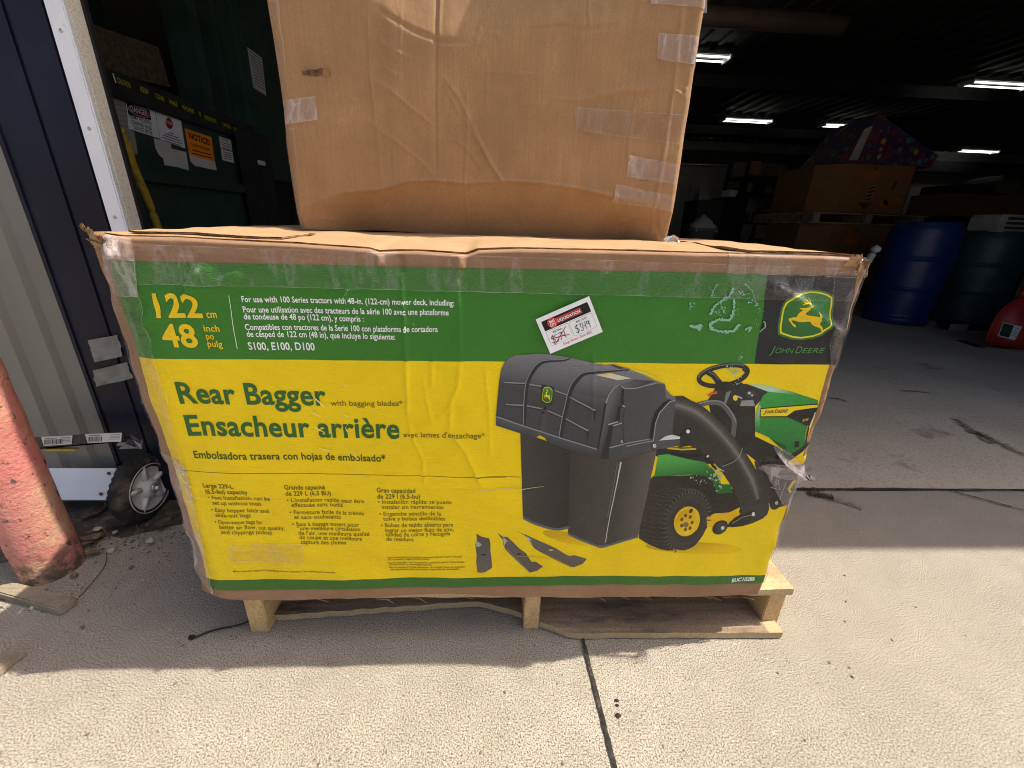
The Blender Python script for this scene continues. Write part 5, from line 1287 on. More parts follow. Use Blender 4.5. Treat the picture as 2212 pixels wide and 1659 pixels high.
# black bar with barcode stickers taped to the trim
bp = [ony(*Z3(p), 0.39) for p in ((150, 85), (850, 38), (865, 105), (150, 165))]
b = MB(); b.prism(bp[::-1], (0, 0.004, 0)); b.prism([bp[3], bp[2], bp[2] + np.array([0, 0.03, 0.0]), bp[3] + np.array([0, 0.03, 0.0])], (0, 0, 0.004))
bar = empty('metal_bar', tuple((bp[2] + bp[3]) / 2), 'black metal angle bar with two white barcode stickers taped across the wall', 'metal bar'); b.build('angle_bar', M['black'], bar, True)
for (x0, x1, ya, yb, tw) in ((282, 500, 72, 60, -9), (585, 842, 52, 42, 0)):
    sk = Ink(lambda x, y: (lambda p: (p[0], p[2]))(ony(x, y, 0.388)), lambda ab, off: np.stack([ab[:, 0], 0.3885 - off + 0 * ab[:, 0], ab[:, 1]], -1), 0.05, 0.0, 0.0003)
    hh = 62; sk.poly([(x0, ya), (x1, yb), (x1 - 6, yb + hh), (x0 + 20, ya + hh)], (214, 214, 216), 0, Z3, cuts=False)
    r_ = random.Random(x0); x = x0 + 24
    while x < x0 + 0.45 * (x1 - x0) + (60 if x0 < 400 else 0):
        w = r_.choice((2, 3, 5)); yy = ya + (yb - ya) * (x - x0) / (x1 - x0); sk.poly([(x, yy + 20), (x + w, yy + 20), (x + w, yy + 54), (x, yy + 54)], (40, 40, 44), 1, Z3, cuts=False); x += w + r_.choice((3, 4, 6))
    for k in range(4):
        xx = x1 - 90 + r_.randint(0, 10); yy = ya + (yb - ya) * (xx - x0) / (x1 - x0) + 12 + k * 10; sk.stroke([(xx, yy), (x1 - 14, yy - 2)], 3, (120, 120, 124), 1, Z3)
    sk.stroke([(x0 + 30, ya + 10), (x0 + 110, ya + 7)], 4, (90, 90, 94), 1, Z3)
    sk.build('sticker', M['ink_flat'], bar)
b = MB(); r_ = random.Random(5)
for k in range(7):
    c = ony(*Z3((870 + 14 * k, 90 + r_.randint(-20, 40))), 0.395); s_ = 0.022
    b.add([c + np.array([r_.uniform(-s_, s_), r_.uniform(-s_, s_) * 0.6, r_.uniform(-s_, s_)]) for _ in range(4)], [(0, 1, 2), (0, 2, 3)])
b.build('duct_tape', M['duct'], bar)
b = MB(); p0, p1 = ony(*Z3((320, 152)), 0.392), ony(*Z3((520, 140)), 0.392); b.box((p0[0], 0.386, p0[2] - 0.004), (p1[0], 0.40, p0[2])); b.build('yellow_strip', M['hose'], bar)

# timber offcuts
def stick(name, pts, w, mat, label, cat, tip=True):
    a, c = np.array(pts[0]), np.array(pts[1]); d = (c - a); L = np.hypot(d[0], d[1]); d = d / L; n = np.array([-d[1], d[0]])
    b = MB(); top = []; N = 20
    for t, wk in ((0, 0.25 if tip else 1), (0.10, 0.9), (1, 1)): top.append((t * L, wk * w))
    out = [(x, y / 2) for x, y in top] + [(x, -y / 2) for x, y in top[::-1]]
    P3 = [(a[0] + d[0] * x + n[0] * y, a[1] + d[1] * x + n[1] * y, 0.0) for x, y in out]
    b.prism(P3, (0, 0, w * 0.62)); o = b.build(name, mat, None, True)
    bm = bmesh.new(); bm.from_mesh(o.data); bmesh.ops.bevel(bm, geom=bm.edges[:], offset=0.003, segments=2, affect='EDGES'); bm.to_mesh(o.data); bm.free()
    return tag(recentre(o, (a[0], a[1], 0)), label, cat)


stick('wooden_stake', (onz(0, 1266, 0.02), onz(145, 1304, 0.02)), 0.036, M['stake'], 'grey weathered wooden stake lying in front of the red bollard', 'wood scrap')
o = stick('wood_offcut', (onz(-60, 1475, 0.02), onz(36, 1398, 0.02)), 0.034, M['stake'], 'short chunky wood offcut at the lower left corner, half in sunlight', 'wood scrap', False)
dk = onz(10, 1215, 0.0)
b = MB(); b.box((dk[0] - 0.12, dk[1] - 0.02, 0), (dk[0] + 0.02, dk[1] + 0.03, 0.035), rot=Matrix.Rotation(0.4, 3, 'Z'), bev=0.004); o = recentre(b.build('concrete_lump', M['gravel']), (dk[0], dk[1], 0)); tag(o, 'dusty grey lump of rubble behind the foot of the bollard', 'rubble')

# dirt along the wall foot
b = MB(); n, m = 60, 18; xs = np.linspace(-0.95, -0.24, n); ts = np.linspace(0, 1, m); X, T = np.meshgrid(xs, ts)
yf = np.interp(X, [-0.95, -0.60, -0.50, -0.40, -0.24], [0.20, 0.27, 0.33, 0.345, 0.42]) + 0.020 * vnoise(X * 22, X * 0, 5)
Y = yf + T * (0.515 - yf); Zd = 0.001 + 0.022 * np.sin(T * 1.5) ** 1.5 * (0.7 + 0.5 * vnoise(X * 18, Y * 18, 6)) + 0.004 * vnoise(X * 60, Y * 60, 7) * T
b.grid(np.stack([X, Y, Zd], -1)); o = b.build('soil', M['soil']); o['kind'] = 'structure'


def pebble(b, c, r, seed):
    rr = np.random.RandomState(seed); bm = bmesh.new(); bmesh.ops.create_icosphere(bm, subdivisions=2, radius=1)
    s = rr.uniform(0.6, 1.2, 3) * r; s[2] *= 0.6; ph = rr.uniform(0, 6, 3)
    vs = []
    for v in bm.verts:
        k = 1 + 0.22 * math.sin(v.co.x * 3 + ph[0]) * math.sin(v.co.y * 3.4 + ph[1]) + 0.12 * math.sin(v.co.z * 5 + ph[2]); vs.append((c[0] + v.co.x * s[0] * k, c[1] + v.co.y * s[1] * k, c[2] + v.co.z * s[2] * k))
    bm.verts.index_update(); b.add(vs, [[v.index for v in f.verts] for f in bm.faces], 0, False); bm.free()


b = MB(); r_ = random.Random(12)
for k in range(420):
    t = r_.random()
    if t < 0.55: x, y = r_.uniform(-0.62, -0.26), r_.gauss(0.33, 0.05)
    elif t < 0.75: x, y = r_.gauss(-0.55, 0.10), r_.gauss(0.13, 0.03)
    elif t < 0.85: x, y = 1.72 + r_.random() ** 2 * 1.6, r_.gauss(0.565, 0.012)
    else: x, y = r_.uniform(-0.6, 1.9), r_.uniform(-0.35, 0.3)
    if y > 0.48 or math.hypot(x - bc[0], y - bc[1]) < 0.065: continue
    r = r_.uniform(0.0012, 0.0036); pebble(b, (x, y, r * 0.4 + (0.008 if y > 0.36 and x < 0 else 0)), r, k)
o = b.build('gravel', M['gravel']); tag(o, 'loose grit and tiny stones scattered along the wall foot and over the concrete', 'gravel', kind='stuff')
STN = [((680, 725), 0.0115, 'pale flat stone between the bollard and the wheel', 'stone'), ((800, 742), 0.007, 'small pale stone just left of the wheel', 'stone'), ((770, 858), 0.010, 'cream stone lying right of the bollard foot', 'stone'),
       ((1045, 805), 0.0125, 'tan angular stone beside the left edge of the labelled box', 'stone'), ((515, 1035), 0.011, 'rounded grey stone against the right foot of the bollard', 'gravel'), ((225, 1250), 0.008, 'white pebble under the wooden stake', 'stone'), ((145, 1272), 0.006, 'tiny white pebble near the sunlit end of the stake', 'stone'), ((905, 972), 0.007, 'dark pebble midway between the bollard and the box', 'gravel'), ((570, 1385), 0.006, 'dark chip of stone on open concrete left of the strap', 'gravel')]
for k, (p, r, lb, mt) in enumerate(STN):
    c = onz(*Z3(p), 0.004); b = MB(); pebble(b, (0, 0, r * 0.5), r, 100 + k); o = b.build('stone', M[mt]); o.location = (c[0], c[1], 0.0 if c[1] < 0.3 else 0.008); tag(o, lb, 'stone', 'loose stones near the bollard')
for k, (p, lb) in enumerate((((1515, 555), 'far one of three dark specks right of the joint'), ((1517, 572), 'middle one of three dark specks right of the joint'), ((1520, 606), 'near dark speck of gum right of the joint'))):
    c = onz((600 + p[0] * 1.13) / 1.736, (2000 + p[1] * 1.13) / 1.736, 0.0); b = MB(); pebble(b, (0, 0, 0.001), 0.0045 if k != 1 else 0.003, 140 + k); o = b.build('stone', M['joint']); o.location = (c[0], c[1], 0.0); tag(o, lb, 'stone', 'dark specks by the joint')
LV = [((640, 770), 0.030, 0.3, 'curled tan leaf close behind the bollard', 'leaf'), ((620, 800), 0.028, 1.2, 'broken brown leaf touching the right side of the bollard', 'leaf'), ((700, 600), 0.034, 2.0, 'large dark leaf under the pale metal plate', 'leaf2'), ((850, 690), 0.040, 0.1, 'long brown leaf lying under the tyre', 'leaf2'), ((1130, 690), 0.026, 0.9, 'dark leaf tucked against the left box edge', 'leaf2'), ((600, 640), 0.022, 2.6, 'small dark leaf left of the plate corner', 'leaf2'), ((650, 870), 0.020, 0.7, 'thin leaf fragment below the bollard leaf pile', 'leaf')]
for k, (p, s_, rz, lb, mt) in enumerate(LV):
    c = onz(*Z3(p), 0.012); n = 9; U, V = np.meshgrid(np.linspace(-1, 1, n), np.linspace(-1, 1, 7))
    w = 0.45 * (1 - U ** 2) ** 0.7; x = U * s_; y = V * w * s_; z = 0.006 + s_ * (0.22 * V ** 2 + 0.15 * U ** 2 + 0.10 * vnoise(U * 2, V * 2, k))
    cr_, sr_ = math.cos(rz), math.sin(rz); g = np.stack([x * cr_ - y * sr_, x * sr_ + y * cr_, z], -1); o = MB().grid(g).build('dry_leaf', M[mt]); o.location = (c[0], c[1], 0.004 if c[1] < 0.33 else 0.016); tag(o, lb, 'leaf', 'dry leaves by the wall foot')
for k, (pp, lb) in enumerate(((((690, 635), (712, 700), (760, 770)), 'straight tan twig leaning out of the leaves below the plate'), (((940, 670), (958, 720), (958, 775)), 'short twig standing below the tyre'), (((735, 870), (735, 930), (700, 1000), (600, 1120), (545, 1180)), 'long curved black wire stem on the concrete right of the bollard'))):
    pts = [onz(*Z3(q), 0.006) for q in pp]; b = MB(); b.tube(catmull(pts, 5), 0.0014 if k < 2 else 0.0011, 5); o = b.build('twig', M['leaf'] if k < 2 else M['leaf2']); tag(recentre(o, tuple(pts[0])), lb, 'twig', 'twigs by the wall foot')

# ------------------------------------------------------------------ inside the bay: cardboard baler with its signs
XB = -1.0
gx = lambda x, y, X=XB: onx(x, y, X)
yb0 = WY + 0.30; yb1 = float(gx(548, 290)[1]); yb2 = float(gx(566, 440)[1])
z_sh = float(gx(430, 386)[2]); z_led0 = float(gx(380, 238)[2]); z_led1 = float(gx(380, 216)[2])
bal = empty('cardboard_baler', (XB - 0.4, (yb0 + yb2) / 2, 0), 'dark green cardboard baler plastered with warning signs behind the door post', 'baler')
b = MB(); b.box((-2.0, yb0, 0.02), (XB, yb1, z_sh - 0.05)); b.build('lower_door', M['green_paint'], bal)
b = MB(); b.box((-2.0, yb0, z_sh - 0.048), (XB + 0.035, yb2 + 0.05, z_sh + 0.0), bev=0.004); b.build('shelf_rail', M['green_paint'], bal)
b = MB(); b.box((-2.0, yb0, z_sh + 0.002), (XB - 0.012, yb1, z_led0 - 0.01)); b.build('upper_panel', M['green_paint'], bal)
b = MB(); b.box((-2.0, yb0 - 0.2, z_led0 - 0.035), (XB + 0.008, yb1 + 0.12, z_led1 + 0.02), bev=0.003); b.build('ledge', M['dark'], bal)
b = MB(); b.box((-2.0, yb0, z_led1 + 0.03), (-1.75, yb1, 3.1)); b.build('chamber_back', M['green_paint'], bal)
b = MB()
for ya, yb_, xo in ((yb1 + 0.02, yb2, 0.0), (yb1 - 0.42, yb1 - 0.34, -0.02), (yb1 - 0.20, yb1 - 0.15, -0.03)): b.box((XB - 0.16, ya, 0.0 if xo == 0 else z_led1 + 0.02), (XB + xo, yb_, 3.1), bev=0.004)
b.box((XB - 0.10, yb1 - 0.6, 2.2), (XB - 0.03, yb1 + 0.02, 2.27), bev=0.004)
b.build('upright', M['green_paint'], bal)
b = MB(); q0 = gx(533, 98); q1 = gx(580, 205); b.box((XB - 0.12, q0[1] - 0.10, q1[2] - 0.55), (XB + 0.03, q1[1] + 0.25, q0[2] + 0.35), bev=0.006); cab = b.build('control_box', M['green_paint'], bal)
b = MB(); r_ = random.Random(3)
for k in range(9):
    yy = yb0 + 0.05 + k * 0.13; b.tube([(XB - 0.25 - r_.random() * 0.4, yy, z_led1 + 0.05), (XB - 0.5, yy + 0.25, z_led1 + 0.16 + r_.random() * 0.12), (XB - 0.3, yy + 0.55, z_led1 + 0.03 + r_.random() * 0.1)], 0.006, 5)
b.box((-1.7, yb0 + 0.05, z_led1 + 0.03), (-1.15, yb1 - 0.5, z_led1 + 0.20), rot=Matrix.Rotation(0.12, 3, 'X')); o = b.build('cardboard_scraps', M['brown']); tag(recentre(o, (-1.3, yb0 + 0.3, z_led1 + 0.02)), 'loose brown cardboard scraps heaped inside the baler chamber', 'scrap')

ZS = ZM(300, 250, 3.16); Z1 = ZM(0, 0, 1.8436)


def wall_ink(X): return Ink(lambda x, y: (lambda p: (p[1], p[2]))(onx(x, y, X)), lambda ab, off: np.stack([X + off + 0 * ab[:, 0], ab[:, 0], ab[:, 1]], -1), 0.02, 0.0005, 0.0006)


def sign_done(s, X, name, label, cat, px):
    o = s.build(name, M['ink_flat']); c = onx(*px, X); bm = bmesh.new(); bm.from_mesh(o.data)     # paper thickness
    bm.to_mesh(o.data); bm.free(); return tag(recentre(o, (X, c[1], c[2])), label, cat, 'notices on the baler')


XP = XB - 0.012
s = wall_ink(XB + 0.008)
s.poly([(300, 55), (430, 128), (1870, 705), (1870, 788), (435, 200), (310, 165)], (44, 44, 30), 0, ZS, cuts=False)
for w, p0, p1, cap in (('CAUTION', (442, 190), (600, 256), 60), ('KEEP', (716, 292), (815, 336), 56), ('CLEAR', (890, 366), (1000, 416), 52), ('WHILE', (1055, 436), (1155, 478), 50), ('MACHINE', (1216, 500), (1350, 558), 48), ('IS', (1410, 578), (1432, 592), 46), ('OPERATING', (1476, 622), (1615, 672), 46), ('CAUTION', (1690, 702), (1785, 742), 42)):
    s.text(w, p0, p1, cap, (178, 172, 40), 1, ZS, 0.02)
s.poly([(380, 78), (395, 84), (430, 192), (415, 192)], WH, 1, ZS, cuts=False)
for k in range(3): s.stroke([(1815 + 14 * k, 715 + 4 * k), (1840 + 14 * k, 775 + 2 * k)], 5, (178, 172, 40), 1, ZS)
sign_done(s, XB + 0.008, 'caution_strip', 'long black strip with yellow capital letters along the baler ledge', 'warning strip', (380, 225))
s = wall_ink(XP)
s.poly([(370, 362), (530, 410), (578, 740), (640, 772), (662, 880), (685, 1045), (520, 930)], (150, 147, 138), 0, ZS, cuts=False)
for k in range(7): s.stroke([(400 + k * 14, 440 + k * 62), (520 + k * 14, 470 + k * 62)], 7, (110, 108, 100), 1, ZS)
sign_done(s, XP, 'torn_notice', 'faded torn paper half hidden behind the door post', 'notice', (275, 260))
s = wall_ink(XP + 0.001)
s.poly([(542, 428), (885, 528), (945, 852), (575, 736)], (226, 228, 234), 0, ZS, cuts=False)
s.poly([(548, 424), (822, 520), (842, 636), (570, 566)], (30, 28, 30), 1, ZS, cuts=False)
s.poly(ell(694, 532, 136, 52, 23, 30), (196, 186, 190), 2, ZS, cuts=False); s.poly(ell(694, 532, 129, 46, 23, 30), (112, 30, 40), 3, ZS, cuts=False)
s.text('DANGER', (596, 526), (798, 592), 62, (214, 206, 210), 4, ZS, 0.012)
for w, p0, p1 in (('PERMIT REQUIRED', (588, 606), (848, 690)), ('CONFINED SPACE', (604, 672), (852, 756)), ('DO NOT ENTER', (638, 740), (858, 810))): s.text(w, p0, p1, 44, (44, 44, 56), 1, ZS, 0.01)
sign_done(s, XP + 0.001, 'danger_sign', 'white danger sign with red oval about confined space', 'sign', (305, 260))
s = wall_ink(XP + 0.002)
s.poly([(890, 530), (1195, 640), (1246, 970), (950, 862)], (222, 224, 230), 0, ZS, cuts=False)
s.poly([(1055 + 45 * math.cos(a), 672 + 68 * math.sin(a) + 18 * math.cos(a)) for a in [math.pi / 8 + k * math.pi / 4 for k in range(8)]], (150, 40, 44), 1, ZS, cuts=False)
s.text('STOP', (1022, 672), (1090, 698), 34, (220, 200, 200), 2, ZS, 0.01)
for k, (a, c) in enumerate(((1050, 1105), (1000, 1165), (980, 1190), (968, 1210), (1000, 1195))): s.stroke([(a, 762 + k * 28 + (a - 1000) * 0.33), (c, 762 + k * 28 + (c - 1000) * 0.33)], 9, (70, 70, 78), 1, ZS)
sign_done(s, XP + 0.002, 'stop_notice', 'white sheet with small red octagon between two other signs', 'notice', (365, 275))
s = wall_ink(XP + 0.0005)
s.poly([(872, 845), (1076, 905), (1082, 970), (1256, 1012), (1292, 1230), (1160, 1192), (1000, 1166), (985, 1090), (930, 1040), (890, 960)], (196, 196, 190), 0, ZS, cuts=False)
sign_done(s, XP + 0.0005, 'blank_notice', 'blank torn white sheet below the red octagon notice', 'notice', (375, 340))
s = wall_ink(XP + 0.001)
s.poly([(1290, 1042), (1596, 1120), (1620, 1230), (1362, 1176), (1310, 1125)], (200, 196, 190), 0, ZS, cuts=False)
s.poly([(1238, 728), (1556, 836), (1596, 1126), (1290, 1044)], (250, 140, 36), 1, ZS, cuts=False)
s.text('NOTICE!', (1292, 846), (1538, 932), 66, (40, 24, 20), 2, ZS, 0.03)
s.text('CARDBOARD BALERS', (1316, 932), (1536, 1000), 30, (80, 44, 20), 2, ZS)
for a, c, k in ((1325, 1545, 0), (1325, 1555, 38)): s.stroke([(a, 985 + k), (c, 1045 + k)], 11, (84, 48, 24), 2, ZS)
sign_done(s, XP + 0.001, 'orange_notice', 'bright orange notice with black heading on the baler', 'sign', (430, 310))
s = wall_ink(XP + 0.001)
s.poly([(1645, 825), (1786, 870), (1826, 1142), (1686, 1106)], (206, 206, 208), 0, ZS, cuts=False)
s.text('CAUTION', (1668, 868), (1752, 892), 26, (140, 40, 50), 1, ZS, 0.01)
for k in range(4): s.stroke([(1668 + 5 * k, 896 + 22 * k), (1778 + 4 * k, 926 + 22 * k)], 7, (150, 60, 70), 1, ZS)
for k in range(4): s.stroke([(1690 + 6 * k, 1006 + 26 * k), (1790 + 2 * k, 1034 + 22 * k)], 8, (60, 60, 64), 1, ZS)
s.stroke([(1668, 970), (1806, 1006)], 8, (50, 40, 40), 1, ZS)
sign_done(s, XP + 0.001, 'small_notice', 'small white card with red lettering right of the orange notice', 'notice', (487, 320))
s = wall_ink(XB + 0.031)
s.poly([(1708, 325), (1810, 400), (1840, 662), (1752, 605)], (176, 178, 182), 0, Z1, cuts=False)
for k in range(11): s.stroke([(1722 + 4 * k, 352 + 23 * k), (1806 + 2.4 * k, 412 + 21 * k)], 5, (100, 100, 104), 1, Z1)
sign_done(s, XB + 0.031, 'printed_sheet', 'grey printed instruction sheet on the control box', 'notice', (553, 150))

# yellow hose
hp = [(258, 280), (272, 315), (292, 370), (318, 430), (340, 490), (352, 540), (360, 640)]
pts = [onx(x, y, -0.56 - 0.01 * i) for i, (x, y) in enumerate(hp)]
b = MB(); b.tube(catmull(pts, 6), 0.0125, 12)
pts2 = [onx(x, y, -0.60) for x, y in ((256, 285), (262, 340), (276, 400), (290, 420), (284, 330), (268, 300))]
b.tube(catmull(pts2, 6), 0.008, 10); o = b.build('yellow_hose', M['hose']); tag(recentre(o, tuple(pts[-1])), 'coiled dirty yellow hose hanging just inside the door post', 'hose')

# brown netted bale behind the carton
p0 = ony(590, 200, 3.1); p1 = ony(668, 200, 3.1)
b = MB(); b.box((p0[0], 3.1, 0), (p1[0], 3.9, 2.5), bev=0.04); o = b.build('brown_bale', M['brown']); tag(recentre(o, ((p0[0] + p1[0]) / 2, 3.5, 0)), 'tall brown netted bale in the dark just left of the plain carton', 'bale')
c = gx(566, 352, -0.85)
b = MB(); b.box((c[0] - 0.01, c[1] - 0.03, c[2] - 0.012), (c[0], c[1] + 0.04, c[2] + 0.012)); b.box((c[0] - 0.12, c[1] - 0.04, 0), (c[0] - 0.011, c[1] + 0.16, 1.35), 1, bev=0.01); o = b.build('switch_pedestal', [M['white'], M['dark']]); tag(recentre(o, (c[0] - 0.06, c[1], 0)), 'dark pedestal with a small white tag right of the baler', 'pedestal')

# ------------------------------------------------------------------ ceiling lamps
LAMPS = [(3.22, 4.47, 7.70, 'ceiling light partly hidden behind the tall plain carton'), (6.47, 7.75, 11.68, 'ceiling light nearest the carton edge over the far shelves'), (9.22, 10.35, 11.76, 'ceiling light just left of the tilted colourful carton'), (9.30, 10.58, 8.22, 'largest ceiling light at the right edge of the view'), (15.67, 17.0, 14.2, 'farthest ceiling light right of the colourful carton')]


def make_lamp(x0, x1, y):
    t = empty('ceiling_light', ((x0 + x1) / 2, y, 3.62), 'x', 'ceiling light', 'fluorescent ceiling lights in the garage')
    b = MB(); b.box((x0, y - 0.11, 3.62), (x1, y + 0.11, 3.66), 0); b.build('housing', M['grey'], t)
    for s_ in (-1, 1):
        b = MB(); b.tube([(x0 + 0.03, y + s_ * 0.105, 3.585), (x1 - 0.03, y + s_ * 0.105, 3.585)], 0.013, 10); b.build('tube', M['lamp'], t)
    for xe in (x1 - 0.02, x0 - 0.01):
        b = MB(); b.box((xe, y - 0.15, 3.55), (xe + 0.03, y + 0.15, 3.619), 0); b.build('end_plate', M['white'], t)
    for z in (x0 + 0.2, x1 - 0.2):
        b = MB(); b.tube([(z, y, 3.66), (z, y, 3.778)], 0.008, 6); b.build('hanger', M['dark'], t)
    return t


for x0, x1, y, lb in LAMPS: make_lamp(x0, x1, y)['label'] = lb
a_ = onz(1490, 30, 3.32); c_ = onz(1806, 62, 3.32)
b = MB(); b.tube([(a_[0] - 2.0, a_[1], 3.32), (c_[0], a_[1] + 0.05, 3.32)], 0.11, 16); o = b.build('tube_heater', simple('heater', (0.16, 0.12, 0.105), 0.5, 0.3)); tag(recentre(o, (a_[0], a_[1], 3.32)), 'long dark reddish tube heater hanging under the garage ceiling', 'heater')
zp = float(ony(1600, 358, 14.6)[2])
b = MB(); b.tube([(5.5, 14.6, zp - 0.03), (9, 14.6, zp), (12.6, 14.6, zp - 0.06)], 0.035, 8); b.tube([(8.0, 14.62, zp), (8.0, 14.62, zp + 0.1), (11.0, 14.62, zp + 0.04)], 0.02, 6); o = b.build('wall_pipe', M['steel']); tag(recentre(o, (8, 14.6, zp)), 'thin pale pipe running along the far grey wall', 'pipe')
b = MB(); zz = float(ony(1600, 300, 14.8)[2]); b.tube([(7.0, 14.86, zz), (9.6, 14.86, zz)], 0.05, 8); o = b.build('reflection_bar', M['steel']); tag(recentre(o, (8, 14.86, zz)), 'pale bar in place of a lamp reflection high on the far wall above the pipe', 'reflection')  # bar added to stand for a lamp reflection on the wall


def boxpx(name, x0, y0, x1, y1, Y, depth, mat, label=None, cat=None, group=None, bev=0.01, parent=None, floor=False):
    a = ony(x0, (y0 + y1) / 2, Y); c = ony(x1, (y0 + y1) / 2, Y); t = ony((x0 + x1) / 2, y0, Y); u = ony((x0 + x1) / 2, y1, Y)
    b = MB(); b.box((a[0], Y, 0 if floor else u[2]), (c[0], Y + depth, t[2]), bev=bev); o = b.build(name, mat, parent)
    if label: tag(recentre(o, ((a[0] + c[0]) / 2, Y + depth / 2, 0 if floor else u[2])), label, cat, group)
    return o


# pumpkin bins on pallets, bright tilted carton on top
YB = 5.0
g = lambda x, y: ony(x, y, YB)


def bin_(zb, zt, label):
    x0, x1 = float(g(1775, 420)[0]), float(g(2008, 400)[0]); t = empty('pumpkin_bin', ((x0 + x1) / 2, YB + 0.5, zb), label, 'produce bin', 'pumpkin bins stacked on pallets')
    b = MB(); ch = 0.26; ol = [(x0 + ch, YB), (x1 - ch, YB), (x1, YB + ch), (x1, YB + 1.0), (x1 - ch, YB + 1.25), (x0 + ch, YB + 1.25), (x0, YB + 1.0), (x0, YB + ch)]
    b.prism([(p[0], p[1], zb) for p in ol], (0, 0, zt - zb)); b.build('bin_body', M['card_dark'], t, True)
    art = Ink(lambda x, y: (x, y), lambda ab, off: np.stack([ab[:, 0], YB - off + 0 * ab[:, 0], ab[:, 1]], -1), 0.5, 0.002, 0.002)
    w, h = x1 - x0, zt - zb; A = lambda u, v: (x0 + u * w, zb + v * h)
    OR, DK = (150, 84, 34), (70, 48, 26)
    for cx_, cy_, r in ((0.42, 0.80, 0.075), (0.69, 0.26, 0.085), (0.60, 0.22, 0.06)): art.poly([A(cx_ + r * math.cos(a), cy_ + r * 1.25 * math.sin(a)) for a in np.linspace(0, 6.28, 24)[:-1]], OR, 2 if r < 0.09 else 3, cuts=False)
    art.poly([A(0.36, 0.22), A(0.44, 0.07), A(0.52, 0.22)], DK, 1, cuts=False); art.poly([A(0.425, 0.28), A(0.475, 0.28), A(0.49, 0.60), A(0.44, 0.60)], DK, 0, cuts=False)
    for k in range(4): art.poly([A(0.425, 0.30 + 0.08 * k), A(0.49, 0.34 + 0.08 * k), A(0.49, 0.36 + 0.08 * k), A(0.425, 0.32 + 0.08 * k)], (170, 130, 80), 1, cuts=False)
    art.poly([A(0.42, 0.90), A(0.445, 0.90), A(0.45, 0.96), A(0.425, 0.95)], DK, 1, cuts=False)
    art.poly([A(0.64, 0.50), A(0.665, 0.50), A(0.685, 0.68), A(0.66, 0.68)], DK, 1, cuts=False)
    art.stroke([A(0.56 + 0.20 * t, 0.72 + 0.16 * math.sin(math.pi * t)) for t in np.linspace(0, 1, 12)], 0.035, (136, 72, 28), 0); art.stroke([A(0.23 + 0.14 * t, 0.72 + 0.12 * math.sin(math.pi * t)) for t in np.linspace(0, 1, 12)], 0.03, (136, 72, 28), 0)
    art.build('bin_print', M['ink_flat'], t)
    return t, x0, x1


zt = float(g(1900, 356)[2]); zb = float(g(1870, 462)[2]); zpal = float(g(1870, 486)[2])
t_, bx0, bx1 = bin_(zb + 0.01, zt, 'upper brown pumpkin bin under the colourful tilted carton')
bin_(0.14, zpal, 'lower brown pumpkin bin behind the blue barrel')
for z0, lb in ((zpal + 0.003, 'dim pallet between the two pumpkin bins'), (0.004, 'pallet on the floor under the lower pumpkin bin')):
    t = empty('bin_pallet', ((bx0 + bx1) / 2, YB + 0.6, z0), lb, 'pallet', 'pallets under the pumpkin bins'); h = (zb - zpal) if z0 > 0.5 else 0.135
    for k in range(3): x = bx0 - 0.05 + k * (bx1 - bx0 + 0.02) / 2; b = MB(); b.box((x, YB - 0.03, z0 + 0.017), (x + 0.09, YB + 1.3, z0 + h - 0.019)); b.build('stringer', M['wood_old'], t)
    for zz_ in (z0, z0 + h - 0.018):
        b = MB()
        for k in range(5): b.box((bx0 - 0.08, YB - 0.04 + 0.28 * k, zz_), (bx1 + 0.10, YB + 0.12 + 0.28 * k, zz_ + 0.016))
        b.build('deck_boards', M['wood_old'], t)
pt = [g(*p) for p in ((1907, 243), (2036, 335), (2018, 360), (1812, 362), (1846, 318))]
b = MB(); b.prism([(p[0], YB + 0.05, max(p[2], zt + 0.006)) for p in pt][::-1], (0.1, 0.9, 0)); o = b.build('colourful_carton', M['confetti'], None, True); tag(recentre(o, (pt[3][0], YB + 0.3, zt)), 'carton with bright multicoloured print tipped on top of the pumpkin bin', 'cardboard box')
b = MB(); q = [g(*p) for p in ((1838, 345), (1857, 345), (1890, 270), (1872, 278))]; b.prism([(p[0], YB + 0.03, p[2]) for p in q][::-1], (0, 0.012, 0)); o = b.build('paper_sleeve', M['dim_white'], None, True); tag(recentre(o, tuple(q[0])), 'pale paper sleeve leaning on the left side of the colourful carton', 'paper')

# barrels
pL, pR = onz(1858, 689, 0.004), onz(2001, 702, 0.004); r = 0.5 * float(np.hypot(*(pR - pL)[:2])); mid = (pL + pR) / 2
topz = float(ony(1960, 478, mid[1] - r * 0.4)[2])


def barrel(c, r, h, mat, label):
    t = empty('plastic_barrel', (c[0], c[1], 0.004), label, 'barrel', 'plastic barrels in the garage')
    prof = [(0.0002, 0), (r * 0.93, 0), (r * 0.96, 0.015), (r * 0.965, 0.05), (r * 0.975, 0.08)]
    for k in range(30):
        z = 0.08 + (h - 0.16) * k / 29; tt = k / 29; rr_ = r * (0.975 + 0.045 * math.sin(math.pi * tt))
        if k in (10, 20): prof += [(rr_ + 0.002, z - 0.012), (rr_ + 0.012, z - 0.004), (rr_ + 0.012, z + 0.006), (rr_ + 0.002, z + 0.014)]
        else: prof.append((rr_, z))
    prof += [(r * 0.95, h - 0.05), (r * 0.88, h - 0.018), (r * 0.88, h), (r * 0.84, h), (r * 0.83, h - 0.03), (0.0002, h - 0.028)]
    b = MB(); b.lathe(prof, (0, 0, 0), 48); o = b.build('drum', mat, None); o.location = (c[0], c[1], 0.004); put(o, t)
    b = MB(); b.lathe([(0.035, h - 0.029), (0.035, h - 0.004), (0.028, h), (0.0002, h)], (c[0] + r * 0.45, c[1] - r * 0.3, 0.004), 16); b.build('bung', M['hose'], t)
    return t


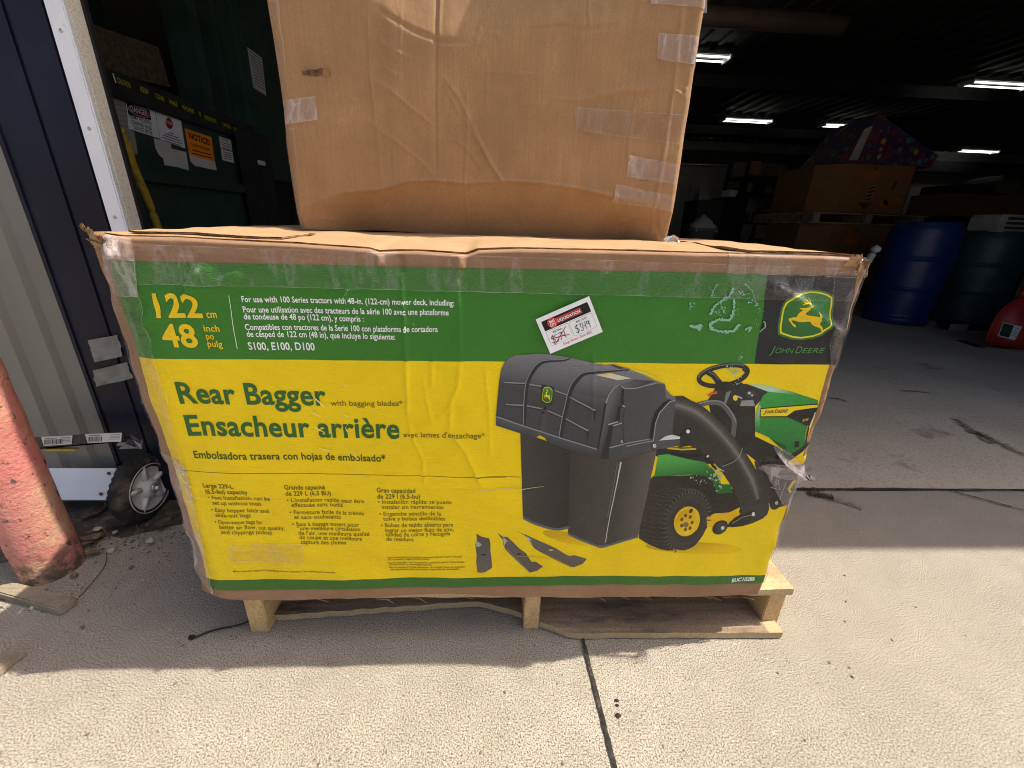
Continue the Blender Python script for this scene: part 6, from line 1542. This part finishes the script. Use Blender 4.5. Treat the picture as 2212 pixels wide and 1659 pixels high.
barrel((mid[0] + 0.22 * r, mid[1] + 0.22 * r), r, topz, M['blue'], 'large blue plastic barrel standing on the garage floor')
pL = onz(2050, 700, 0.004); r2 = r * 1.0; zz = float(ony(2140, 500, pL[1])[2])
barrel((pL[0] + 0.86 * r2, pL[1] + 0.45 * r2), r2, zz, M['teal'], 'dark teal barrel at the right edge behind the red can')
ct_ = (pL[0] + 0.86 * r2, pL[1] + 0.45 * r2)
b = MB(); b.box((ct_[0] - 0.25, ct_[1] - 0.22, zz - 0.005), (ct_[0] + 0.3, ct_[1] + 0.1, zz + 0.16), 0, bev=0.02)
for k in range(3): b.box((ct_[0] - 0.2, ct_[1] - 0.224, zz + 0.025 + 0.043 * k), (ct_[0] + 0.26, ct_[1] - 0.2201, zz + 0.05 + 0.043 * k), 1)
o = b.build('slatted_box', [M['dim_white'], M['dark']]); tag(recentre(o, (ct_[0], ct_[1], zz)), 'white slatted plastic box on top of the teal barrel', 'crate')

# red can
Z6b = ZM(3050, 750, 2.552); YR = float(onz(2110, 755, 0.004)[1])
rp = [(1636, 1372), (1650, 1320), (1690, 1220), (1760, 1085), (1850, 1010), (1960, 950), (2030, 905), (2140, 905), (2230, 960), (2260, 1100), (2230, 1400), (2190, 1545), (1940, 1470)]
rc = empty('fuel_can', tuple(onz(2130, 762, 0.004)), 'red plastic fuel can with a dark and white label at the right edge', 'fuel can')
v = [ony(*Z6b(p), YR) for p in rp]; v = [np.array((p[0], p[1], max(p[2], 0.006))) for p in v]
b = MB(); b.prism(v[::-1], (0.21, 0.165, 0)); o = b.build('can_body', M['red'], None, True)
bm = bmesh.new(); bm.from_mesh(o.data); bmesh.ops.bevel(bm, geom=bm.edges[:], offset=0.016, segments=3, affect='EDGES'); bm.to_mesh(o.data); bm.free(); o.data.polygons.foreach_set('use_smooth', [True] * len(o.data.polygons)); put(o, rc)
s = Ink(lambda x, y: (lambda p: (p[0], p[2]))(ony(x, y, YR)), lambda ab, off: np.stack([ab[:, 0], YR - off + 0 * ab[:, 0], ab[:, 1]], -1), 0.5, 0.003, 0.0008)
s.poly([(1812, 1170), (1995, 1212), (1925, 1342), (1762, 1300)], (200, 204, 208), 0, Z6b, cuts=False); s.poly([(1815, 1176), (1916, 1200), (1868, 1318), (1772, 1294)], (36, 60, 56), 1, Z6b, cuts=False)
for k in range(4): s.stroke([(1926 - 12 * k, 1222 + 24 * k), (1976 - 12 * k, 1234 + 24 * k)], 5, (120, 124, 128), 1, Z6b)
s.stroke([(1800, 1240), (1880, 1262)], 6, (60, 130, 60), 2, Z6b); s.build('can_label', M['ink_flat'], rc)
b = MB(); hv = [ony(*Z6b(p), YR + 0.05) for p in ((1990, 935), (2010, 860), (2100, 850), (2150, 900))]; b.tube(catmull(hv, 4), 0.02, 8); b.build('handle', M['red'], rc)
c = onz(2095, 715, 0.004); b = MB(); b.box((c[0] - 0.28, c[1], 0.004), (c[0] + 0.28, c[1] + 0.12, 0.09), 0, bev=0.02, rot=Matrix.Rotation(0.1, 3, 'Y')); b.box((c[0] - 0.24, c[1] - 0.02, 0.01), (c[0] - 0.06, c[1] - 0.002, 0.075), 1); o = b.build('hand_tool', [M['black'], M['dim_white']]); tag(recentre(o, (c[0], c[1], 0.004)), 'black tool with a white patch on the floor before the teal barrel', 'tool')
p = [onz(*Z6b(q), 0.006) for q in ((1375, 1345), (1440, 1348), (1645, 1420), (1560, 1408))]; b = MB(); b.prism(p[::-1], (0, 0, 0.006)); o = b.build('rubber_strip', M['black'], None, True); tag(recentre(o, tuple(p[0])), 'thin black strip lying on the floor left of the red can', 'strip')
c = ony(1880, 555, 2.2); b = MB(); b.tube([(c[0] - 0.05, 2.2, c[2] - 0.12), (c[0] + 0.01, 2.2, c[2] + 0.02)], [0.03, 0.022], 10); b.tube([(c[0] - 0.07, 2.2, 0), (c[0] - 0.07, 2.2, c[2] - 0.05)], 0.06, 12, 1); b.lathe([(0.0002, -0.03), (0.028, -0.01), (0.03, 0.01), (0.0002, 0.03)], (c[0] + 0.02, 2.2, c[2] + 0.05), 12); o = b.build('white_sprayer', [M['dim_white'], M['dark']]); tag(recentre(o, (c[0] - 0.07, 2.2, 0)), 'white spray nozzle peeking over the right corner of the labelled box', 'sprayer')

# far clutter: racks, benches, tins
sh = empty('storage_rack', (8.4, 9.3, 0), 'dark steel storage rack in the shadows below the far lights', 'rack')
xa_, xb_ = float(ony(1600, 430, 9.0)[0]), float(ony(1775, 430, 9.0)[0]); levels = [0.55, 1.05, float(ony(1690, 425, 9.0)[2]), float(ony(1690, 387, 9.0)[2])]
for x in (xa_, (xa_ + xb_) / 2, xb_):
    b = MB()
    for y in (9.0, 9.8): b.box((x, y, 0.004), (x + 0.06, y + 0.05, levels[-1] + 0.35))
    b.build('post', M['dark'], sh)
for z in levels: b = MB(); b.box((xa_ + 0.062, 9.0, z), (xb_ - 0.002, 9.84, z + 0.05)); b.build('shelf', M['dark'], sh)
r_ = random.Random(31); k = 0
DESC = ['dim brown carton', 'dark tin box', 'dusty grey tub', 'small pale carton', 'squat black case', 'brown parts box']
PLACE = ['at the left end of the rack', 'left of the rack middle post', 'right of the rack middle post', 'at the right end of the rack']
LV_ = ['bottom shelf', 'second shelf', 'third shelf', 'top shelf']
for zi, z in enumerate(levels):
    for j in range(4):
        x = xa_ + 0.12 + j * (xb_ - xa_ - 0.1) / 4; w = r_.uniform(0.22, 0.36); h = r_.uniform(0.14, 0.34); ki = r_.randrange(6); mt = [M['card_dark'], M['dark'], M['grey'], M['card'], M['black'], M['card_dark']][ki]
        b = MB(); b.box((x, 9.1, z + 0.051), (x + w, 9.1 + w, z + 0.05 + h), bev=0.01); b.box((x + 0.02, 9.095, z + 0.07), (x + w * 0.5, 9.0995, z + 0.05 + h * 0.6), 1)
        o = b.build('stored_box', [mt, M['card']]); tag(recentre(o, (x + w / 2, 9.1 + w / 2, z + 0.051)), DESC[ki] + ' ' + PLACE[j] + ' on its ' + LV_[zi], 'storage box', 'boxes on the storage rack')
boxpx('wall_board', 1580, 352, 1700, 408, 14.5, 0.05, M['grey'], 'grey board fixed to the far wall behind the rack', 'board')
boxpx('wall_poster', 1660, 372, 1702, 405, 14.42, 0.02, M['white'], 'pale poster on the far wall above the storage rack', 'poster')
t = empty('wall_heater', tuple(ony(1812, 336, 12.0)), 'white framed heater unit high beside the colourful carton', 'heater'); boxpx('heater_case', 1793, 300, 1832, 338, 12.0, 0.5, M['grey'], parent=t)
b = MB(); a = ony(1806, 312, 11.97); c = ony(1832, 334, 11.97); b.box((a[0], 11.95, c[2]), (a[0] + 0.06, 11.99, a[2])); b.box((a[0] + 0.061, 11.95, a[2] - 0.07), (c[0], 11.99, a[2])); b.box((a[0] + 0.061, 11.95, c[2]), (a[0] + 0.2, 11.99, c[2] + 0.05)); b.build('heater_frame', M['white'], t)
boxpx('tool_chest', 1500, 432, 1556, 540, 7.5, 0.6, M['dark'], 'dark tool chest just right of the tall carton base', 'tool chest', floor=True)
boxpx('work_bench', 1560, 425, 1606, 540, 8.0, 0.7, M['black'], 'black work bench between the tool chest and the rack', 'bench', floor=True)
for k, (x0, y0, x1, y1, Y, mt, nm, lb, ct__) in enumerate(((1575, 410, 1592, 426, 8.05, 'white', 'paper_pile', 'pale heap of paper on the work bench', 'paper'), (1512, 415, 1530, 433, 7.6, 'steel', 'metal_can', 'dull metal can on the tool chest', 'can'), (1655, 430, 1692, 452, 8.2, 'card_dark', 'brown_carton', 'small brown carton in front of the rack posts', 'cardboard box'), (1652, 462, 1668, 480, 7.0, 'white', 'price_board', 'little white framed board low in the dark', 'board'), (1700, 455, 1760, 540, 7.2, 'grey', 'grey_cabinet', 'dim grey cabinet left of the pumpkin bins', 'cabinet'))):
    boxpx(nm, x0, y0, x1, y1, Y, 0.3, M[mt], lb, ct__, floor=(nm == 'grey_cabinet'))
c0, c1_ = ony(1502, 492, 5.6), ony(1558, 492, 5.6); rr_ = (c1_[0] - c0[0]) / 2
tb = empty('rubbish_bin', (c0[0] + rr_, 5.6 + rr_, 0.004), 'round grey rubbish bin with a pale bag behind the labelled box', 'bin')
b = MB(); b.lathe([(0.0002, 0.004), (rr_ * 0.85, 0.004), (rr_, c0[2]), (rr_ + 0.02, c0[2]), (rr_ + 0.02, c0[2] - 0.03)], (c0[0] + rr_, 5.6 + rr_, 0), 28); b.build('bin_shell', M['grey'], tb)
b = MB(); n = 16; prof = [(rr_ * 0.95, c0[2] - 0.05), (rr_ * 0.98, c0[2] + 0.04), (rr_ * 0.6, c0[2] + 0.10), (rr_ * 0.25, c0[2] + 0.19), (0.001, c0[2] + 0.16)]; b.lathe(prof, (c0[0] + rr_, 5.6 + rr_, 0), 18); b.v = [(x + 0.04 * math.sin(x * 40 + z * 30), y + 0.04 * math.cos(y * 37), z) for x, y, z in b.v]; b.build('bin_bag', simple('bag', (0.32, 0.31, 0.29), 0.6), tb)
for k, (x, lb) in enumerate(((1478, 'thin leaning pole behind the tall carton edge'), (1497, 'second leaning pole by the tool chest'))):
    a = ony(x + 30, 400, 9.5); c = ony(x, 530, 9.5); b = MB(); b.tube([(c[0], 9.5, 0.004), (a[0], 9.9, a[2])], 0.02, 6); o = b.build('leaning_pole', M['steel']); tag(recentre(o, (c[0], 9.5, 0.004)), lb, 'pole', 'poles leaning in the garage')
# right-hand heap behind the barrels
YH = 6.2
for k, (x0, y0, x1, y1, Y, mt, nm, lb, ct__) in enumerate(((2050, 420, 2240, 470, 6.0, 'card_dark', 'brown_carton', 'long brown carton behind the teal barrel', 'cardboard box'), (2030, 468, 2260, 520, 6.1, 'dark', 'dark_crate', 'dark crate under the long brown carton', 'crate'), (2080, 398, 2150, 419, 6.1, 'black', 'black_case', 'black case on the long brown carton', 'case'), (2152, 392, 2200, 419, 6.15, 'grey', 'grey_tote', 'grey tote beside the black case', 'tote'))):
    boxpx(nm, x0, y0, x1, y1, Y, 0.7, M[mt], lb, ct__, floor=(k == 1))
c = ony(2140, 388, 6.3); b = MB(); b.box((c[0] - 0.2, 6.3, c[2] - 0.03), (c[0] + 0.2, 6.5, c[2] + 0.03), rot=Matrix.Rotation(-0.2, 3, 'Y')); b.box((c[0] - 0.35, 6.3, c[2] - 0.18), (c[0] - 0.15, 6.32, c[2] - 0.04), rot=Matrix.Rotation(0.3, 3, 'Y')); o = b.build('white_papers', M['dim_white']); tag(recentre(o, (c[0], 6.4, c[2] - 0.05)), 'pale bundle of papers on top of the black case', 'paper')
